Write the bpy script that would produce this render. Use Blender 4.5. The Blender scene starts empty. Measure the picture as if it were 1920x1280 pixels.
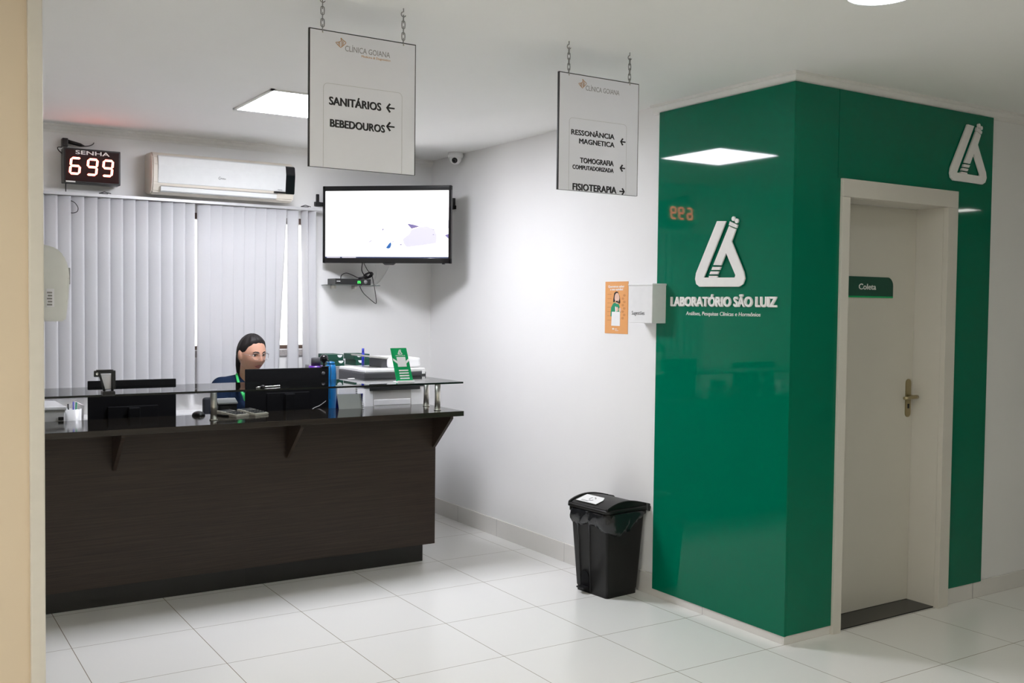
import bpy, bmesh, math, random
from mathutils import Vector, Matrix
random.seed(7)
SC = bpy.context.scene
COL = SC.collection
PI = math.pi
R = math.radians

# ------------------------------------------------------------------ camera
cam_data = bpy.data.cameras.new('camera')
cam_data.sensor_width = 36.0
cam_data.lens = 1884.26 / 1920 * 36.0
cam_data.clip_start = 0.05
cam = bpy.data.objects.new('camera', cam_data)
COL.objects.link(cam)
SC.camera = cam
YAW, PITCH, ROLL = R(32.58718), R(-2.04269), R(0.64155)
fw = Vector((math.sin(YAW) * math.cos(PITCH), math.cos(YAW) * math.cos(PITCH), math.sin(PITCH)))
rt = Vector((math.cos(YAW), -math.sin(YAW), 0))
up = rt.cross(fw)
rt2 = rt * math.cos(ROLL) + up * math.sin(ROLL)
up2 = up * math.cos(ROLL) - rt * math.sin(ROLL)
cam.matrix_world = Matrix(((rt2.x, up2.x, -fw.x, -3.545), (rt2.y, up2.y, -fw.y, -3.186),
                           (rt2.z, up2.z, -fw.z, 1.55), (0, 0, 0, 1)))

# ------------------------------------------------------------------ world, exposure
W = bpy.data.worlds.new('daylight')
SC.world = W
W.use_nodes = True
W.node_tree.nodes['Background'].inputs[0].default_value = (1.0, 0.985, 0.96, 1)
W.node_tree.nodes['Background'].inputs[1].default_value = 2.6
SC.view_settings.view_transform = 'Standard'
SC.view_settings.look = 'None'
SC.view_settings.exposure = 0.95
SC.view_settings.gamma = 1.0
SC.view_settings.use_curve_mapping = False
PANEL_GLOW, REAR_GLOW, SPOT_GLOW = 28.0, 29.0, 24.0

# ------------------------------------------------------------------ materials
def srgb(r, g, b):
    f = lambda c: (c / 255 / 12.92) if c / 255 <= 0.04045 else ((c / 255 + 0.055) / 1.055) ** 2.4
    return (f(r), f(g), f(b))

def mat(name, col, rough=0.5, metal=0.0, spec=0.5, var=0.04, scale=30.0, bump=0.0, coat=0.0, emit=None, glow=0.0):
    m = bpy.data.materials.new(name)
    m.use_nodes = True
    nt = m.node_tree
    b = nt.nodes['Principled BSDF']
    tc = nt.nodes.new('ShaderNodeTexCoord')
    nz = nt.nodes.new('ShaderNodeTexNoise')
    nz.inputs['Scale'].default_value = scale
    nz.inputs['Detail'].default_value = 3
    nt.links.new(tc.outputs['Object'], nz.inputs['Vector'])
    mx = nt.nodes.new('ShaderNodeMix')
    mx.data_type = 'RGBA'
    mx.inputs['A'].default_value = (*[c * (1 - var) for c in col], 1)
    mx.inputs['B'].default_value = (*[min(1, c * (1 + var)) for c in col], 1)
    nt.links.new(nz.outputs['Fac'], mx.inputs['Factor'])
    nt.links.new(mx.outputs['Result'], b.inputs['Base Color'])
    b.inputs['Roughness'].default_value = rough
    b.inputs['Metallic'].default_value = metal
    b.inputs['Specular IOR Level'].default_value = spec
    b.inputs['Coat Weight'].default_value = coat
    if bump:
        bp = nt.nodes.new('ShaderNodeBump')
        bp.inputs['Strength'].default_value = bump
        bp.inputs['Distance'].default_value = 0.002
        nt.links.new(nz.outputs['Fac'], bp.inputs['Height'])
        nt.links.new(bp.outputs['Normal'], b.inputs['Normal'])
    if emit:
        b.inputs['Emission Color'].default_value = (*emit, 1)
        b.inputs['Emission Strength'].default_value = glow
    return m

def wood(name, c1, c2, rough, spec=0.5):
    m = mat(name, c1, rough, spec=spec)
    nt = m.node_tree
    b = nt.nodes['Principled BSDF']
    tc = nt.nodes['Texture Coordinate']
    mp = nt.nodes.new('ShaderNodeMapping')
    mp.inputs['Scale'].default_value = (1.6, 40, 75)
    n2 = nt.nodes.new('ShaderNodeTexNoise')
    n2.inputs['Scale'].default_value = 1.5
    n2.inputs['Detail'].default_value = 6
    n2.inputs['Roughness'].default_value = 0.65
    nt.links.new(tc.outputs['Object'], mp.inputs['Vector'])
    nt.links.new(mp.outputs['Vector'], n2.inputs['Vector'])
    cr = nt.nodes.new('ShaderNodeValToRGB')
    cr.color_ramp.elements[0].position = 0.32
    cr.color_ramp.elements[1].position = 0.68
    cr.color_ramp.elements[0].color = (*c1, 1)
    cr.color_ramp.elements[1].color = (*c2, 1)
    nt.links.new(n2.outputs['Fac'], cr.inputs['Fac'])
    nt.links.new(cr.outputs['Color'], b.inputs['Base Color'])
    return m

def tile_floor():
    m = mat('porcelain_tile', (0.84, 0.835, 0.81), 0.2, spec=0.5, var=0.015, scale=2.0)
    nt = m.node_tree
    b = nt.nodes['Principled BSDF']
    tc = nt.nodes['Texture Coordinate']
    sx = nt.nodes.new('ShaderNodeSeparateXYZ')
    nt.links.new(tc.outputs['Object'], sx.inputs[0])
    masks = []
    for ax, off in (('X', 0.125), ('Y', 0.008)):
        a = nt.nodes.new('ShaderNodeMath'); a.operation = 'ADD'; a.inputs[1].default_value = off + 0.535 * 40
        nt.links.new(sx.outputs[ax], a.inputs[0])
        p = nt.nodes.new('ShaderNodeMath'); p.operation = 'PINGPONG'; p.inputs[1].default_value = 0.2675
        nt.links.new(a.outputs[0], p.inputs[0])
        l = nt.nodes.new('ShaderNodeMath'); l.operation = 'LESS_THAN'; l.inputs[1].default_value = 0.0017
        nt.links.new(p.outputs[0], l.inputs[0])
        masks.append(l)
    mx = nt.nodes.new('ShaderNodeMath'); mx.operation = 'MAXIMUM'
    nt.links.new(masks[0].outputs[0], mx.inputs[0]); nt.links.new(masks[1].outputs[0], mx.inputs[1])
    old = [n for n in nt.nodes if n.bl_idname == 'ShaderNodeMix'][0]
    mc = nt.nodes.new('ShaderNodeMix'); mc.data_type = 'RGBA'
    nt.links.new(mx.outputs[0], mc.inputs['Factor'])
    nt.links.new(old.outputs['Result'], mc.inputs['A'])
    mc.inputs['B'].default_value = (0.30, 0.26, 0.21, 1)
    nt.links.new(mc.outputs['Result'], b.inputs['Base Color'])
    return m

def smoked_glass():
    m = mat('smoked_glass', (0.004, 0.005, 0.005), 0.03)
    nt = m.node_tree
    fr_ = nt.nodes.new('ShaderNodeFresnel'); fr_.inputs['IOR'].default_value = 1.5
    tp = nt.nodes.new('ShaderNodeBsdfTransparent'); tp.inputs['Color'].default_value = (0.50, 0.53, 0.52, 1)
    gs_ = nt.nodes.new('ShaderNodeBsdfGlossy'); gs_.inputs['Roughness'].default_value = 0.02; gs_.inputs['Color'].default_value = (0.95, 0.95, 0.95, 1)
    ms_ = nt.nodes.new('ShaderNodeMixShader')
    nt.links.new(fr_.outputs[0], ms_.inputs[0]); nt.links.new(tp.outputs[0], ms_.inputs[1]); nt.links.new(gs_.outputs[0], ms_.inputs[2])
    nt.links.new(ms_.outputs[0], nt.nodes['Material Output'].inputs['Surface'])
    return m

def emission(name, col, s):
    return mat(name, (0.02, 0.02, 0.02), 0.3, emit=col, glow=s)

def glass_mat(name, tint=(0.9, 0.97, 0.94)):
    m = mat(name, tint, 0.02)
    b = m.node_tree.nodes['Principled BSDF']
    b.inputs['Transmission Weight'].default_value = 0.95
    b.inputs['IOR'].default_value = 1.3
    return m

def fabric_slat():
    m = mat('blind_fabric', (0.62, 0.625, 0.65), 0.8, spec=0.2, var=0.03, scale=200, bump=0.1)
    nt = m.node_tree
    b = nt.nodes['Principled BSDF']
    tr = nt.nodes.new('ShaderNodeBsdfTranslucent')
    tr.inputs['Color'].default_value = (0.9, 0.72, 0.62, 1)
    ms = nt.nodes.new('ShaderNodeMixShader')
    ms.inputs[0].default_value = 0.10
    nt.links.new(b.outputs[0], ms.inputs[1]); nt.links.new(tr.outputs[0], ms.inputs[2])
    nt.links.new(ms.outputs[0], nt.nodes['Material Output'].inputs['Surface'])
    return m

M = {}
M['wall'] = mat('white_wall_paint', (0.83, 0.825, 0.82), 0.65, var=0.01, scale=6, bump=0.05)
M['ceiling'] = mat('ceiling_plaster', (0.87, 0.865, 0.85), 0.8, var=0.01, scale=4)
M['beige'] = mat('beige_wall_paint', (0.68, 0.56, 0.42), 0.6, var=0.02, scale=5, bump=0.05)
M['guard'] = mat('corner_guard_paint', (0.66, 0.62, 0.56), 0.4)
M['floor'] = tile_floor()
M['skirting'] = mat('porcelain_skirting', (0.72, 0.70, 0.67), 0.25, var=0.03, scale=8)
M['cornice'] = mat('plaster_cornice', (0.80, 0.79, 0.77), 0.6)
M['wood'] = wood('dark_oak_laminate', (0.022, 0.0145, 0.0105), (0.045, 0.030, 0.022), 0.42, 0.35)
M['wood_top'] = wood('dark_gloss_laminate', (0.020, 0.015, 0.012), (0.036, 0.027, 0.021), 0.10, 0.5)
M['plinth'] = mat('black_plinth', (0.010, 0.009, 0.008), 0.35, var=0.2, scale=15)
M['blackglass'] = smoked_glass()
M['glassedge'] = mat('dark_glass_edge', (0.004, 0.006, 0.005), 0.15)
M['steel'] = mat('brushed_steel', (0.70, 0.67, 0.62), 0.42, metal=1.0, var=0.05, scale=60)
M['chainmetal'] = mat('grey_chain_metal', (0.30, 0.29, 0.28), 0.35, metal=1.0)
M['chrome'] = mat('chrome', (0.75, 0.74, 0.72), 0.12, metal=1.0)
M['green'] = mat('green_gloss_panel', (0.0, 0.150, 0.080), 0.035, spec=0.25, var=0.02, scale=2)
M['greenedge'] = mat('panel_edge_green', (0.0, 0.10, 0.055), 0.2)
M['letter'] = mat('white_acrylic_letters', (0.86, 0.85, 0.83), 0.35)
M['door'] = mat('cream_door_paint', (0.60, 0.575, 0.51), 0.38, var=0.015, scale=8)
M['frame'] = mat('cream_frame_paint', (0.66, 0.63, 0.57), 0.32, var=0.015, scale=8)
M['granite'] = mat('black_granite', (0.012, 0.012, 0.011), 0.25, var=0.5, scale=220)
M['brass'] = mat('aged_brass', (0.42, 0.36, 0.22), 0.28, metal=1.0, var=0.1)
M['black'] = mat('black_plastic', (0.010, 0.010, 0.011), 0.35, var=0.1, scale=40)
M['blackmat'] = mat('matt_black_plastic', (0.012, 0.012, 0.013), 0.55, var=0.1, scale=40)
M['binblack'] = mat('bin_plastic', (0.009, 0.0085, 0.008), 0.42, spec=0.3, var=0.1)
M['deepblack'] = mat('deep_black_plastic', (0.004, 0.004, 0.005), 0.6, spec=0.15)
M['gloss'] = mat('piano_black', (0.006, 0.006, 0.008), 0.06)
M['darkgrey'] = mat('dark_grey_plastic', (0.055, 0.055, 0.06), 0.45)
M['grey'] = mat('grey_plastic', (0.28, 0.28, 0.28), 0.45)
M['midgrey'] = mat('mid_grey_plastic', (0.42, 0.41, 0.39), 0.5)
M['white'] = mat('white_plastic', (0.80, 0.80, 0.80), 0.30)
M['cream'] = mat('cream_plastic', (0.70, 0.65, 0.57), 0.4)
M['gwhite'] = mat('glossy_white_plastic', (0.76, 0.77, 0.77), 0.08)
M['paper'] = mat('white_paper', (0.85, 0.85, 0.85), 0.7)
M['signface'] = mat('pale_sign_face', (0.83, 0.83, 0.89), 0.5, var=0.01)
M['signback'] = mat('black_sign_edge', (0.012, 0.011, 0.012), 0.4)
M['ink'] = mat('black_ink', (0.010, 0.008, 0.010), 0.5)
M['inkgrey'] = mat('grey_ink', (0.30, 0.29, 0.30), 0.6)
M['inkline'] = mat('faint_outline_ink', (0.50, 0.49, 0.49), 0.6)
M['orange'] = mat('orange_print', (0.70, 0.30, 0.08), 0.5)
M['gold'] = mat('amber_ink', (0.55, 0.26, 0.06), 0.5)
M['posterorange'] = mat('poster_orange', (0.78, 0.36, 0.12), 0.4, var=0.03)
M['posterdark'] = mat('poster_pattern_orange', (0.62, 0.26, 0.08), 0.4)
M['cardgreen'] = mat('card_green', (0.0, 0.36, 0.11), 0.3)
M['printgreen'] = mat('print_green', (0.0, 0.27, 0.13), 0.5)
M['skin'] = mat('skin', (0.50, 0.27, 0.19), 0.5, spec=0.35, var=0.05, scale=60)
M['skinprint'] = mat('printed_skin', (0.78, 0.52, 0.40), 0.5)
M['hair'] = mat('black_hair', (0.010, 0.008, 0.008), 0.55, spec=0.25, var=0.4, scale=120, bump=0.4)
M['lip'] = mat('lip', (0.40, 0.12, 0.11), 0.4)
M['navy'] = mat('navy_cloth', (0.004, 0.0125, 0.036), 0.85, spec=0.15, var=0.12, scale=90, bump=0.2)
M['trouser'] = mat('dark_cloth', (0.012, 0.014, 0.02), 0.8, bump=0.2)
M['lanyard'] = mat('green_ribbon', (0.02, 0.42, 0.10), 0.6)
M['eyewhite'] = mat('eye_white', (0.75, 0.72, 0.70), 0.2)
M['iris'] = mat('dark_iris', (0.015, 0.008, 0.006), 0.15)
M['silver'] = mat('glasses_metal', (0.62, 0.60, 0.58), 0.25, metal=1.0)
M['liner'] = mat('bin_liner_film', (0.010, 0.011, 0.013), 0.22, spec=0.6, var=0.2, scale=40, bump=0.6)
M['blue'] = mat('blue_plastic', (0.0, 0.12, 0.33), 0.35)
M['darkblue'] = mat('deep_blue_plastic', (0.01, 0.02, 0.35), 0.35)
M['purple'] = mat('purple_plastic', (0.10, 0.02, 0.28), 0.35)
M['boxgreen'] = mat('dark_green_card', (0.005, 0.065, 0.040), 0.5)
M['brown'] = mat('brown_window_frame', (0.10, 0.062, 0.045), 0.5)
M['tilestrip'] = mat('grey_patterned_strip', (0.36, 0.34, 0.33), 0.5, var=0.45, scale=90)
M['slat'] = fabric_slat()
M['rail'] = mat('rail_aluminium', (0.58, 0.58, 0.60), 0.35, metal=0.3)
M['glass'] = glass_mat('clear_glass')
M['pane'] = glass_mat('window_glass', (1, 1, 1))
M['light_panel'] = emission('panel_diffuser_glow', (0.97, 0.98, 1.06), PANEL_GLOW)
M['light_rear'] = emission('rear_diffuser_glow', (1.0, 0.95, 0.82), REAR_GLOW)
M['fill_mid'] = emission('mid_fill_glow', (1.0, 0.99, 0.84), 20.5)  # glow of the added fill panel
M['light_far'] = emission('far_diffuser_glow', (1.0, 0.97, 0.92), 7.0)
M['light_spot'] = emission('downlight_glow', (0.90, 0.93, 1.0), SPOT_GLOW)
M['led'] = emission('red_led_glow', (1.0, 0.16, 0.10), 9.0)
M['ledg'] = emission('green_led_glow', (0.05, 1.0, 0.12), 1.6)
M['displayface'] = mat('dark_red_display_face', (0.020, 0.002, 0.003), 0.08)
M['screen'] = emission('bright_screen_glow', (1.0, 1.0, 1.0), 1.3)
M['scr_lav'] = emission('screen_lavender', (0.86, 0.83, 0.98), 0.5)
M['scr_pale'] = emission('screen_pale', (0.93, 0.92, 1.0), 0.5)
M['scr_purple'] = emission('screen_purple', (0.20, 0.15, 0.42), 0.5)
M['scr_blue'] = emission('screen_blue', (0.01, 0.14, 0.50), 0.5)
M['scr_strip'] = emission('screen_caption_strip', (0.01, 0.03, 0.13), 0.5)
M['scr_red'] = emission('screen_red', (0.42, 0.13, 0.18), 0.5)

# ------------------------------------------------------------------ builders
def wm(o):
    m = o.matrix_basis.copy()
    while o.parent:
        o = o.parent
        m = o.matrix_basis @ m
    return m

class MB:
    """collects shapes given in world (or frame) coordinates, links them as one mesh object"""
    def __init__(s, F=None):
        s.bm = bmesh.new(); s.F = F or Matrix.Identity(4)
    def _v(s, p): return s.bm.verts.new(s.F @ Vector(p))
    def box(s, x0, x1, y0, y1, z0, z1, bev=0.0, seg=2, F=None):
        t = bmesh.new()
        bmesh.ops.create_cube(t, size=1.0)
        for v in t.verts:
            v.co = Vector((x0 + (v.co.x + .5) * (x1 - x0), y0 + (v.co.y + .5) * (y1 - y0), z0 + (v.co.z + .5) * (z1 - z0)))
        if bev:
            bmesh.ops.bevel(t, geom=t.edges[:], offset=bev, segments=seg, profile=0.6, affect='EDGES', clamp_overlap=True)
        s.merge(t, F); return s
    def merge(s, t, F=None):
        T = s.F @ F if F is not None else s.F
        mp = {}
        for v in t.verts: mp[v] = s.bm.verts.new(T @ v.co)
        for f in t.faces:
            try:
                nf = s.bm.faces.new([mp[v] for v in f.verts]); nf.smooth = f.smooth
            except ValueError: pass
        t.free()
    def prism(s, pts, O, U, V, N, d, bev=0.0):
        """polygon pts (u,v) at O, extruded by d along N"""
        O, U, V, N = map(Vector, (O, U, V, N))
        t = bmesh.new()
        a = [t.verts.new(O + U * p[0] + V * p[1]) for p in pts]
        b = [t.verts.new(O + U * p[0] + V * p[1] + N * d) for p in pts]
        n = len(pts)
        t.faces.new(a); t.faces.new(b[::-1])
        for i in range(n): t.faces.new((a[i], b[i], b[(i + 1) % n], a[(i + 1) % n]))
        bmesh.ops.recalc_face_normals(t, faces=t.faces[:])
        if bev: bmesh.ops.bevel(t, geom=t.edges[:], offset=bev, segments=2, affect='EDGES', clamp_overlap=True)
        s.merge(t); return s
    def cyl(s, p0, p1, r0, r1=None, n=24, cap=True):
        r1 = r0 if r1 is None else r1
        p0, p1 = Vector(p0), Vector(p1)
        d = (p1 - p0).normalized()
        a = d.orthogonal().normalized(); b = d.cross(a)
        A = [s._v(p0 + (a * math.cos(2 * PI * i / n) + b * math.sin(2 * PI * i / n)) * r0) for i in range(n)]
        B = [s._v(p1 + (a * math.cos(2 * PI * i / n) + b * math.sin(2 * PI * i / n)) * r1) for i in range(n)]
        for i in range(n):
            f = s.bm.faces.new((A[i], A[(i + 1) % n], B[(i + 1) % n], B[i])); f.smooth = True
        if cap:
            s.bm.faces.new(A[::-1]); s.bm.faces.new(B)
        return s
    def lathe(s, prof, c=(0, 0, 0), axis=(0, 0, 1), n=32):
        c = Vector(c); d = Vector(axis).normalized()
        a = d.orthogonal().normalized(); b = d.cross(a)
        rings = []
        for r, h in prof:
            if r < 1e-6: rings.append([s._v(c + d * h)])
            else: rings.append([s._v(c + d * h + (a * math.cos(2 * PI * i / n) + b * math.sin(2 * PI * i / n)) * r) for i in range(n)])
        for A, B in zip(rings, rings[1:]):
            for i in range(n):
                j = (i + 1) % n
                if len(A) == 1 and len(B) == 1: continue
                if len(A) == 1: f = s.bm.faces.new((A[0], B[j], B[i]))
                elif len(B) == 1: f = s.bm.faces.new((A[i], A[j], B[0]))
                else: f = s.bm.faces.new((A[i], A[j], B[j], B[i]))
                f.smooth = True
        for A, rev in ((rings[0], True), (rings[-1], False)):
            if len(A) > 2: s.bm.faces.new(A[::-1] if rev else A)
        return s
    def ell(s, c, rx, ry, rz, n=24, F=None):
        t = bmesh.new()
        bmesh.ops.create_uvsphere(t, u_segments=n, v_segments=max(8, n * 2 // 3), radius=1)
        for v in t.verts: v.co = Vector((v.co.x * rx, v.co.y * ry, v.co.z * rz))
        for f in t.faces: f.smooth = True
        T = Matrix.Translation(c) @ (F if F is not None else Matrix.Identity(4))
        s.merge(t, T); return s
    def tube(s, pts, r, n=8, closed=False, flat=None):
        """swept round tube; r may be a list; flat=(axis, factor) squashes it"""
        P = [Vector(p) for p in pts]
        k = len(P)
        rs = r if isinstance(r, (list, tuple)) else [r] * k
        rings = []; prev = None
        for i, p in enumerate(P):
            if closed: d = (P[(i + 1) % k] - P[i - 1])
            else: d = P[min(i + 1, k - 1)] - P[max(i - 1, 0)]
            d.normalize()
            a = d.orthogonal().normalized() if prev is None else (prev - d * prev.dot(d)).normalized()
            prev = a
            b = d.cross(a)
            ring = []
            for j in range(n):
                o = (a * math.cos(2 * PI * j / n) + b * math.sin(2 * PI * j / n)) * rs[i]
                if flat:
                    ax = Vector(flat[0]); o = o - ax * o.dot(ax) * (1 - flat[1])
                ring.append(s._v(p + o))
            rings.append(ring)
        for i in range(k if closed else k - 1):
            A, B = rings[i], rings[(i + 1) % k]
            for j in range(n):
                f = s.bm.faces.new((A[j], A[(j + 1) % n], B[(j + 1) % n], B[j])); f.smooth = True
        if not closed:
            s.bm.faces.new(rings[0][::-1]); s.bm.faces.new(rings[-1])
        return s
    def build(s, name, m, parent=None, smooth=True, label=None):
        bmesh.ops.recalc_face_normals(s.bm, faces=s.bm.faces[:])
        if parent is not None:
            bmesh.ops.transform(s.bm, matrix=wm(parent).inverted(), verts=s.bm.verts[:])
        me = bpy.data.meshes.new(name)
        s.bm.to_mesh(me); s.bm.free()
        o = bpy.data.objects.new(name, me)
        COL.objects.link(o)
        me.materials.append(m)
        if parent is not None: o.parent = parent
        if label: o['label'] = label
        return o

def smooth_path(pts, k=8):
    """Catmull-Rom through points"""
    P = [Vector(p) for p in pts]
    out = []
    for i in range(len(P) - 1):
        p0 = P[max(i - 1, 0)]; p1 = P[i]; p2 = P[i + 1]; p3 = P[min(i + 2, len(P) - 1)]
        for j in range(k):
            t = j / k
            out.append(0.5 * ((2 * p1) + (p2 - p0) * t + (2 * p0 - 5 * p1 + 4 * p2 - p3) * t * t + (3 * p1 - p0 - 3 * p2 + p3) * t ** 3))
    out.append(P[-1])
    return out

def tag(o, label, cat, group=None, kind=None):
    o['label'] = label; o['category'] = cat
    if group: o['group'] = group
    if kind: o['kind'] = kind
    return o

def thing(name, loc, label, cat, group=None, kind=None, rz=0.0):
    o = bpy.data.objects.new(name, None)
    o.empty_display_size = 0.1
    COL.objects.link(o)
    o.location = loc; o.rotation_euler = (0, 0, rz)
    return tag(o, label, cat, group, kind)

def struct(name, mb, m, label, cat):
    return tag(mb.build(name, m), label, cat, kind='structure')

_cap = {}
def text_bm(body, off=0.0, ext=0.0, spacing=1.0, shear=0.0):
    cu = bpy.data.curves.new('lettering_curve', 'FONT')
    cu.body = body; cu.offset = off; cu.extrude = ext; cu.space_character = spacing; cu.shear = shear
    cu.resolution_u = 3
    ob = bpy.data.objects.new('lettering_curve', cu)
    COL.objects.link(ob)
    bpy.context.view_layer.update()
    dg = bpy.context.evaluated_depsgraph_get()
    me = bpy.data.meshes.new_from_object(ob.evaluated_get(dg))
    bpy.data.objects.remove(ob); bpy.data.curves.remove(cu)
    bm = bmesh.new(); bm.from_mesh(me); bpy.data.meshes.remove(me)
    return bm

def cap_h(off):
    if off not in _cap:
        b = text_bm('H', off)
        _cap[off] = max(v.co.y for v in b.verts) - min(v.co.y for v in b.verts)
        b.free()
    return _cap[off]

def put_text(mb, body, O, U, V, N, width, cap, off=0.0, depth=0.0006, spacing=1.0, shear=0.0, bold=0.0):
    """text whose left end of the baseline is O, running along U, width long, capitals cap high, raised depth along N"""
    O, U, V, N = map(Vector, (O, U, V, N))
    b = text_bm(body, off, 0.5, spacing, shear)
    xs = [v.co.x for v in b.verts]
    x0, w = min(xs), max(xs) - min(xs)
    sy = cap / cap_h(off); sx = width / w
    y0 = off if off else 0.0
    w0 = width - 2 * bold * cap
    sx = w0 / w
    for v in b.verts:
        c = v.co
        v.co = O + U * ((c.x - x0) * sx + bold * cap) + V * ((c.y + y0) * sy) + N * ((c.z + 0.5) * depth)
    if bold:
        for lv, (du, dv) in enumerate(((-1, 0.5), (1, -0.5), (-0.4, -0.5), (0.4, 0.5))):
            d = b.copy()
            for v in d.verts:
                hgt = (v.co - O).dot(N)
                v.co += (U * du + V * dv) * (bold * cap) - N * (hgt * 0.12 * (lv + 1))
            mb.merge(d)
    mb.merge(b)
    return mb

def copy_thing(o, dx):
    """copy of a thing and its parts (two levels), shifted by dx"""
    c = o.copy(); COL.objects.link(c); c.location = Vector(o.location) + Vector(dx)
    for ch in [x for x in bpy.data.objects if x.parent == o]:
        d = ch.copy(); COL.objects.link(d); d.parent = c
        for g in [x for x in bpy.data.objects if x.parent == ch]:
            e = g.copy(); COL.objects.link(e); e.parent = d
    return c

X, Y, Z = Vector((1, 0, 0)), Vector((0, 1, 0)), Vector((0, 0, 1))
CEIL = 2.62

# ------------------------------------------------------------------ room shell
struct('floor', MB().box(-6.5, 8.5, -6.5, 3.7, -0.1, 0), M['floor'], 'large glossy off-white porcelain floor tiles with thin grout lines', 'floor')
struct('ceiling', MB().box(-6.5, 8.5, -6.5, 3.7, CEIL, CEIL + 0.1), M['ceiling'], 'flat white plaster ceiling', 'ceiling')
w = MB()
WX0, WX1, WZ0, WZ1 = -1.86, -0.925, 1.235, 2.135
w.box(-6.5, WX0, 3.5, 3.7, 0, CEIL); w.box(WX1, 0.0, 3.5, 3.7, 0, CEIL)
w.box(WX0, WX1, 3.5, 3.7, 0, WZ0); w.box(WX0, WX1, 3.5, 3.7, WZ1, CEIL)
struct('wall_back', w, M['wall'], 'white wall behind the reception desk carrying window, television and air conditioner', 'wall')
struct('wall_side', MB().box(0.0, 0.14, 0.14, 3.7, 0, CEIL), M['wall'], 'white side wall between the television corner and the green panels', 'wall')
w = MB()
w.box(0.0, 0.36, 0.0, 0.14, 0, CEIL); w.box(1.125, 8.5, 0.0, 0.14, 0, CEIL); w.box(0.36, 1.125, 0.0, 0.14, 2.095, CEIL)
struct('wall_door', w, M['wall'], 'white wall that carries the cream door and green panels', 'wall')
struct('wall_left', MB().box(-6.7, -6.5, -6.5, 3.7, 0, CEIL), M['wall'], 'white wall at the far left end of the room', 'wall')
struct('wall_rear', MB().box(-6.7, 8.7, -6.7, -6.5, 0, CEIL), M['wall'], 'white wall behind the viewpoint', 'wall')
struct('wall_right', MB().box(8.5, 8.7, -6.5, 0.14, 0, CEIL), M['wall'], 'white wall at the far right end of the room', 'wall')
# pillar in the left foreground
pil = struct('wall_pillar', MB().box(-3.75, -3.132, 0.02, 0.42, 0, CEIL), M['beige'], 'beige painted pillar cut by the left edge of the photo', 'pillar')
struct('trim_6', MB().box(-3.158, -3.118, 0.006, 0.40, 0, CEIL, 0.004), M['guard'], 'pale grey corner guard along the edge of the beige pillar', 'corner guard')

# skirting
struct('baseboard_side', MB().box(-0.010, 0.0, 0.0, 3.5, 0, 0.115, 0.002), M['skirting'], 'tile skirting along the white side wall under the poster', 'baseboard')
struct('baseboard_door', MB().box(-0.010, 0.305, -0.010, 0.0, 0, 0.115, 0.002).box(1.21, 8.5, -0.010, 0.0, 0, 0.09, 0.002), M['skirting'], 'tile skirting on both sides of the cream door', 'baseboard')
struct('baseboard_back', MB().box(-6.5, -0.010, 3.490, 3.5, 0, 0.115, 0.002), M['skirting'], 'tile skirting of the wall behind the reception desk', 'baseboard')
# skirting joints
j = MB()
for y in (0.528, 1.062, 1.73, 2.51, 3.04): j.box(-0.0105, -0.0095, y - 0.001, y + 0.001, 0.0, 0.1155)
j.box(1.448, 1.450, -0.0105, -0.0095, 0, 0.0905)
struct('trim_5', j, M['inkgrey'], 'thin joints between the skirting tiles of the side wall', 'joint')

def cornice(name, pts, label):
    """stepped plaster moulding swept along a wall line (pts: list of wall points with outward normal mitred)"""
    prof = [(0.0, 2.572), (0.006, 2.572), (0.010, 2.584), (0.020, 2.592), (0.030, 2.604), (0.036, 2.606), (0.036, CEIL), (0.0, CEIL)]
    mb = MB()
    rings = [[mb._v((x + nx * d, y + ny * d, z)) for d, z in prof] for x, y, nx, ny in pts]
    n = len(prof)
    for A, B in zip(rings, rings[1:]):
        for i in range(n): mb.bm.faces.new((A[i], A[(i + 1) % n], B[(i + 1) % n], B[i]))
    mb.bm.faces.new(rings[0]); mb.bm.faces.new(rings[-1][::-1])
    return struct(name, mb, M['cornice'], label, 'cornice')
cornice('trim_1', [(0, 0.965, -1, 0), (0, 0, -1, -1), (8.5, 0, 0, -1)], 'white plaster cornice above the green wall panels and cream door')
cornice('trim_2', [(-6.5, 3.5, 0, -1), (-0.0, 3.5, 0, -1)], 'white plaster cornice above the window blind and air conditioner')

# window
wn = thing('window_1', (-1.77, 3.56, WZ0), 'brown framed window glowing with daylight behind the vertical blind', 'window', kind='structure')
f = MB()
for a in ((WX0, WX1, WZ0 - 0.0, WZ0 + 0.025), (WX0, WX1, WZ1 - 0.04, WZ1)): f.box(a[0], a[1], 3.505, 3.58, a[2], a[3])
for x in (WX0, WX1 - 0.03, -1.42): f.box(x, x + 0.03, 3.51, 3.575, WZ0, WZ1)
f.build('window_frame', M['brown'], wn)
for xa, xb in ((WX0 + 0.03, -1.42), (-1.39, WX1 - 0.03)):
    MB().box(xa, xb, 3.54, 3.546, WZ0 + 0.025, WZ1 - 0.04).build('pane', M['pane'], wn)
struct('trim_3', MB().box(WX0, WX1 + 0.01, 3.488, 3.5, WZ0 - 0.048, WZ0 - 0.006), M['tilestrip'], 'grey patterned strip just below the brown window frame', 'trim')

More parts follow.
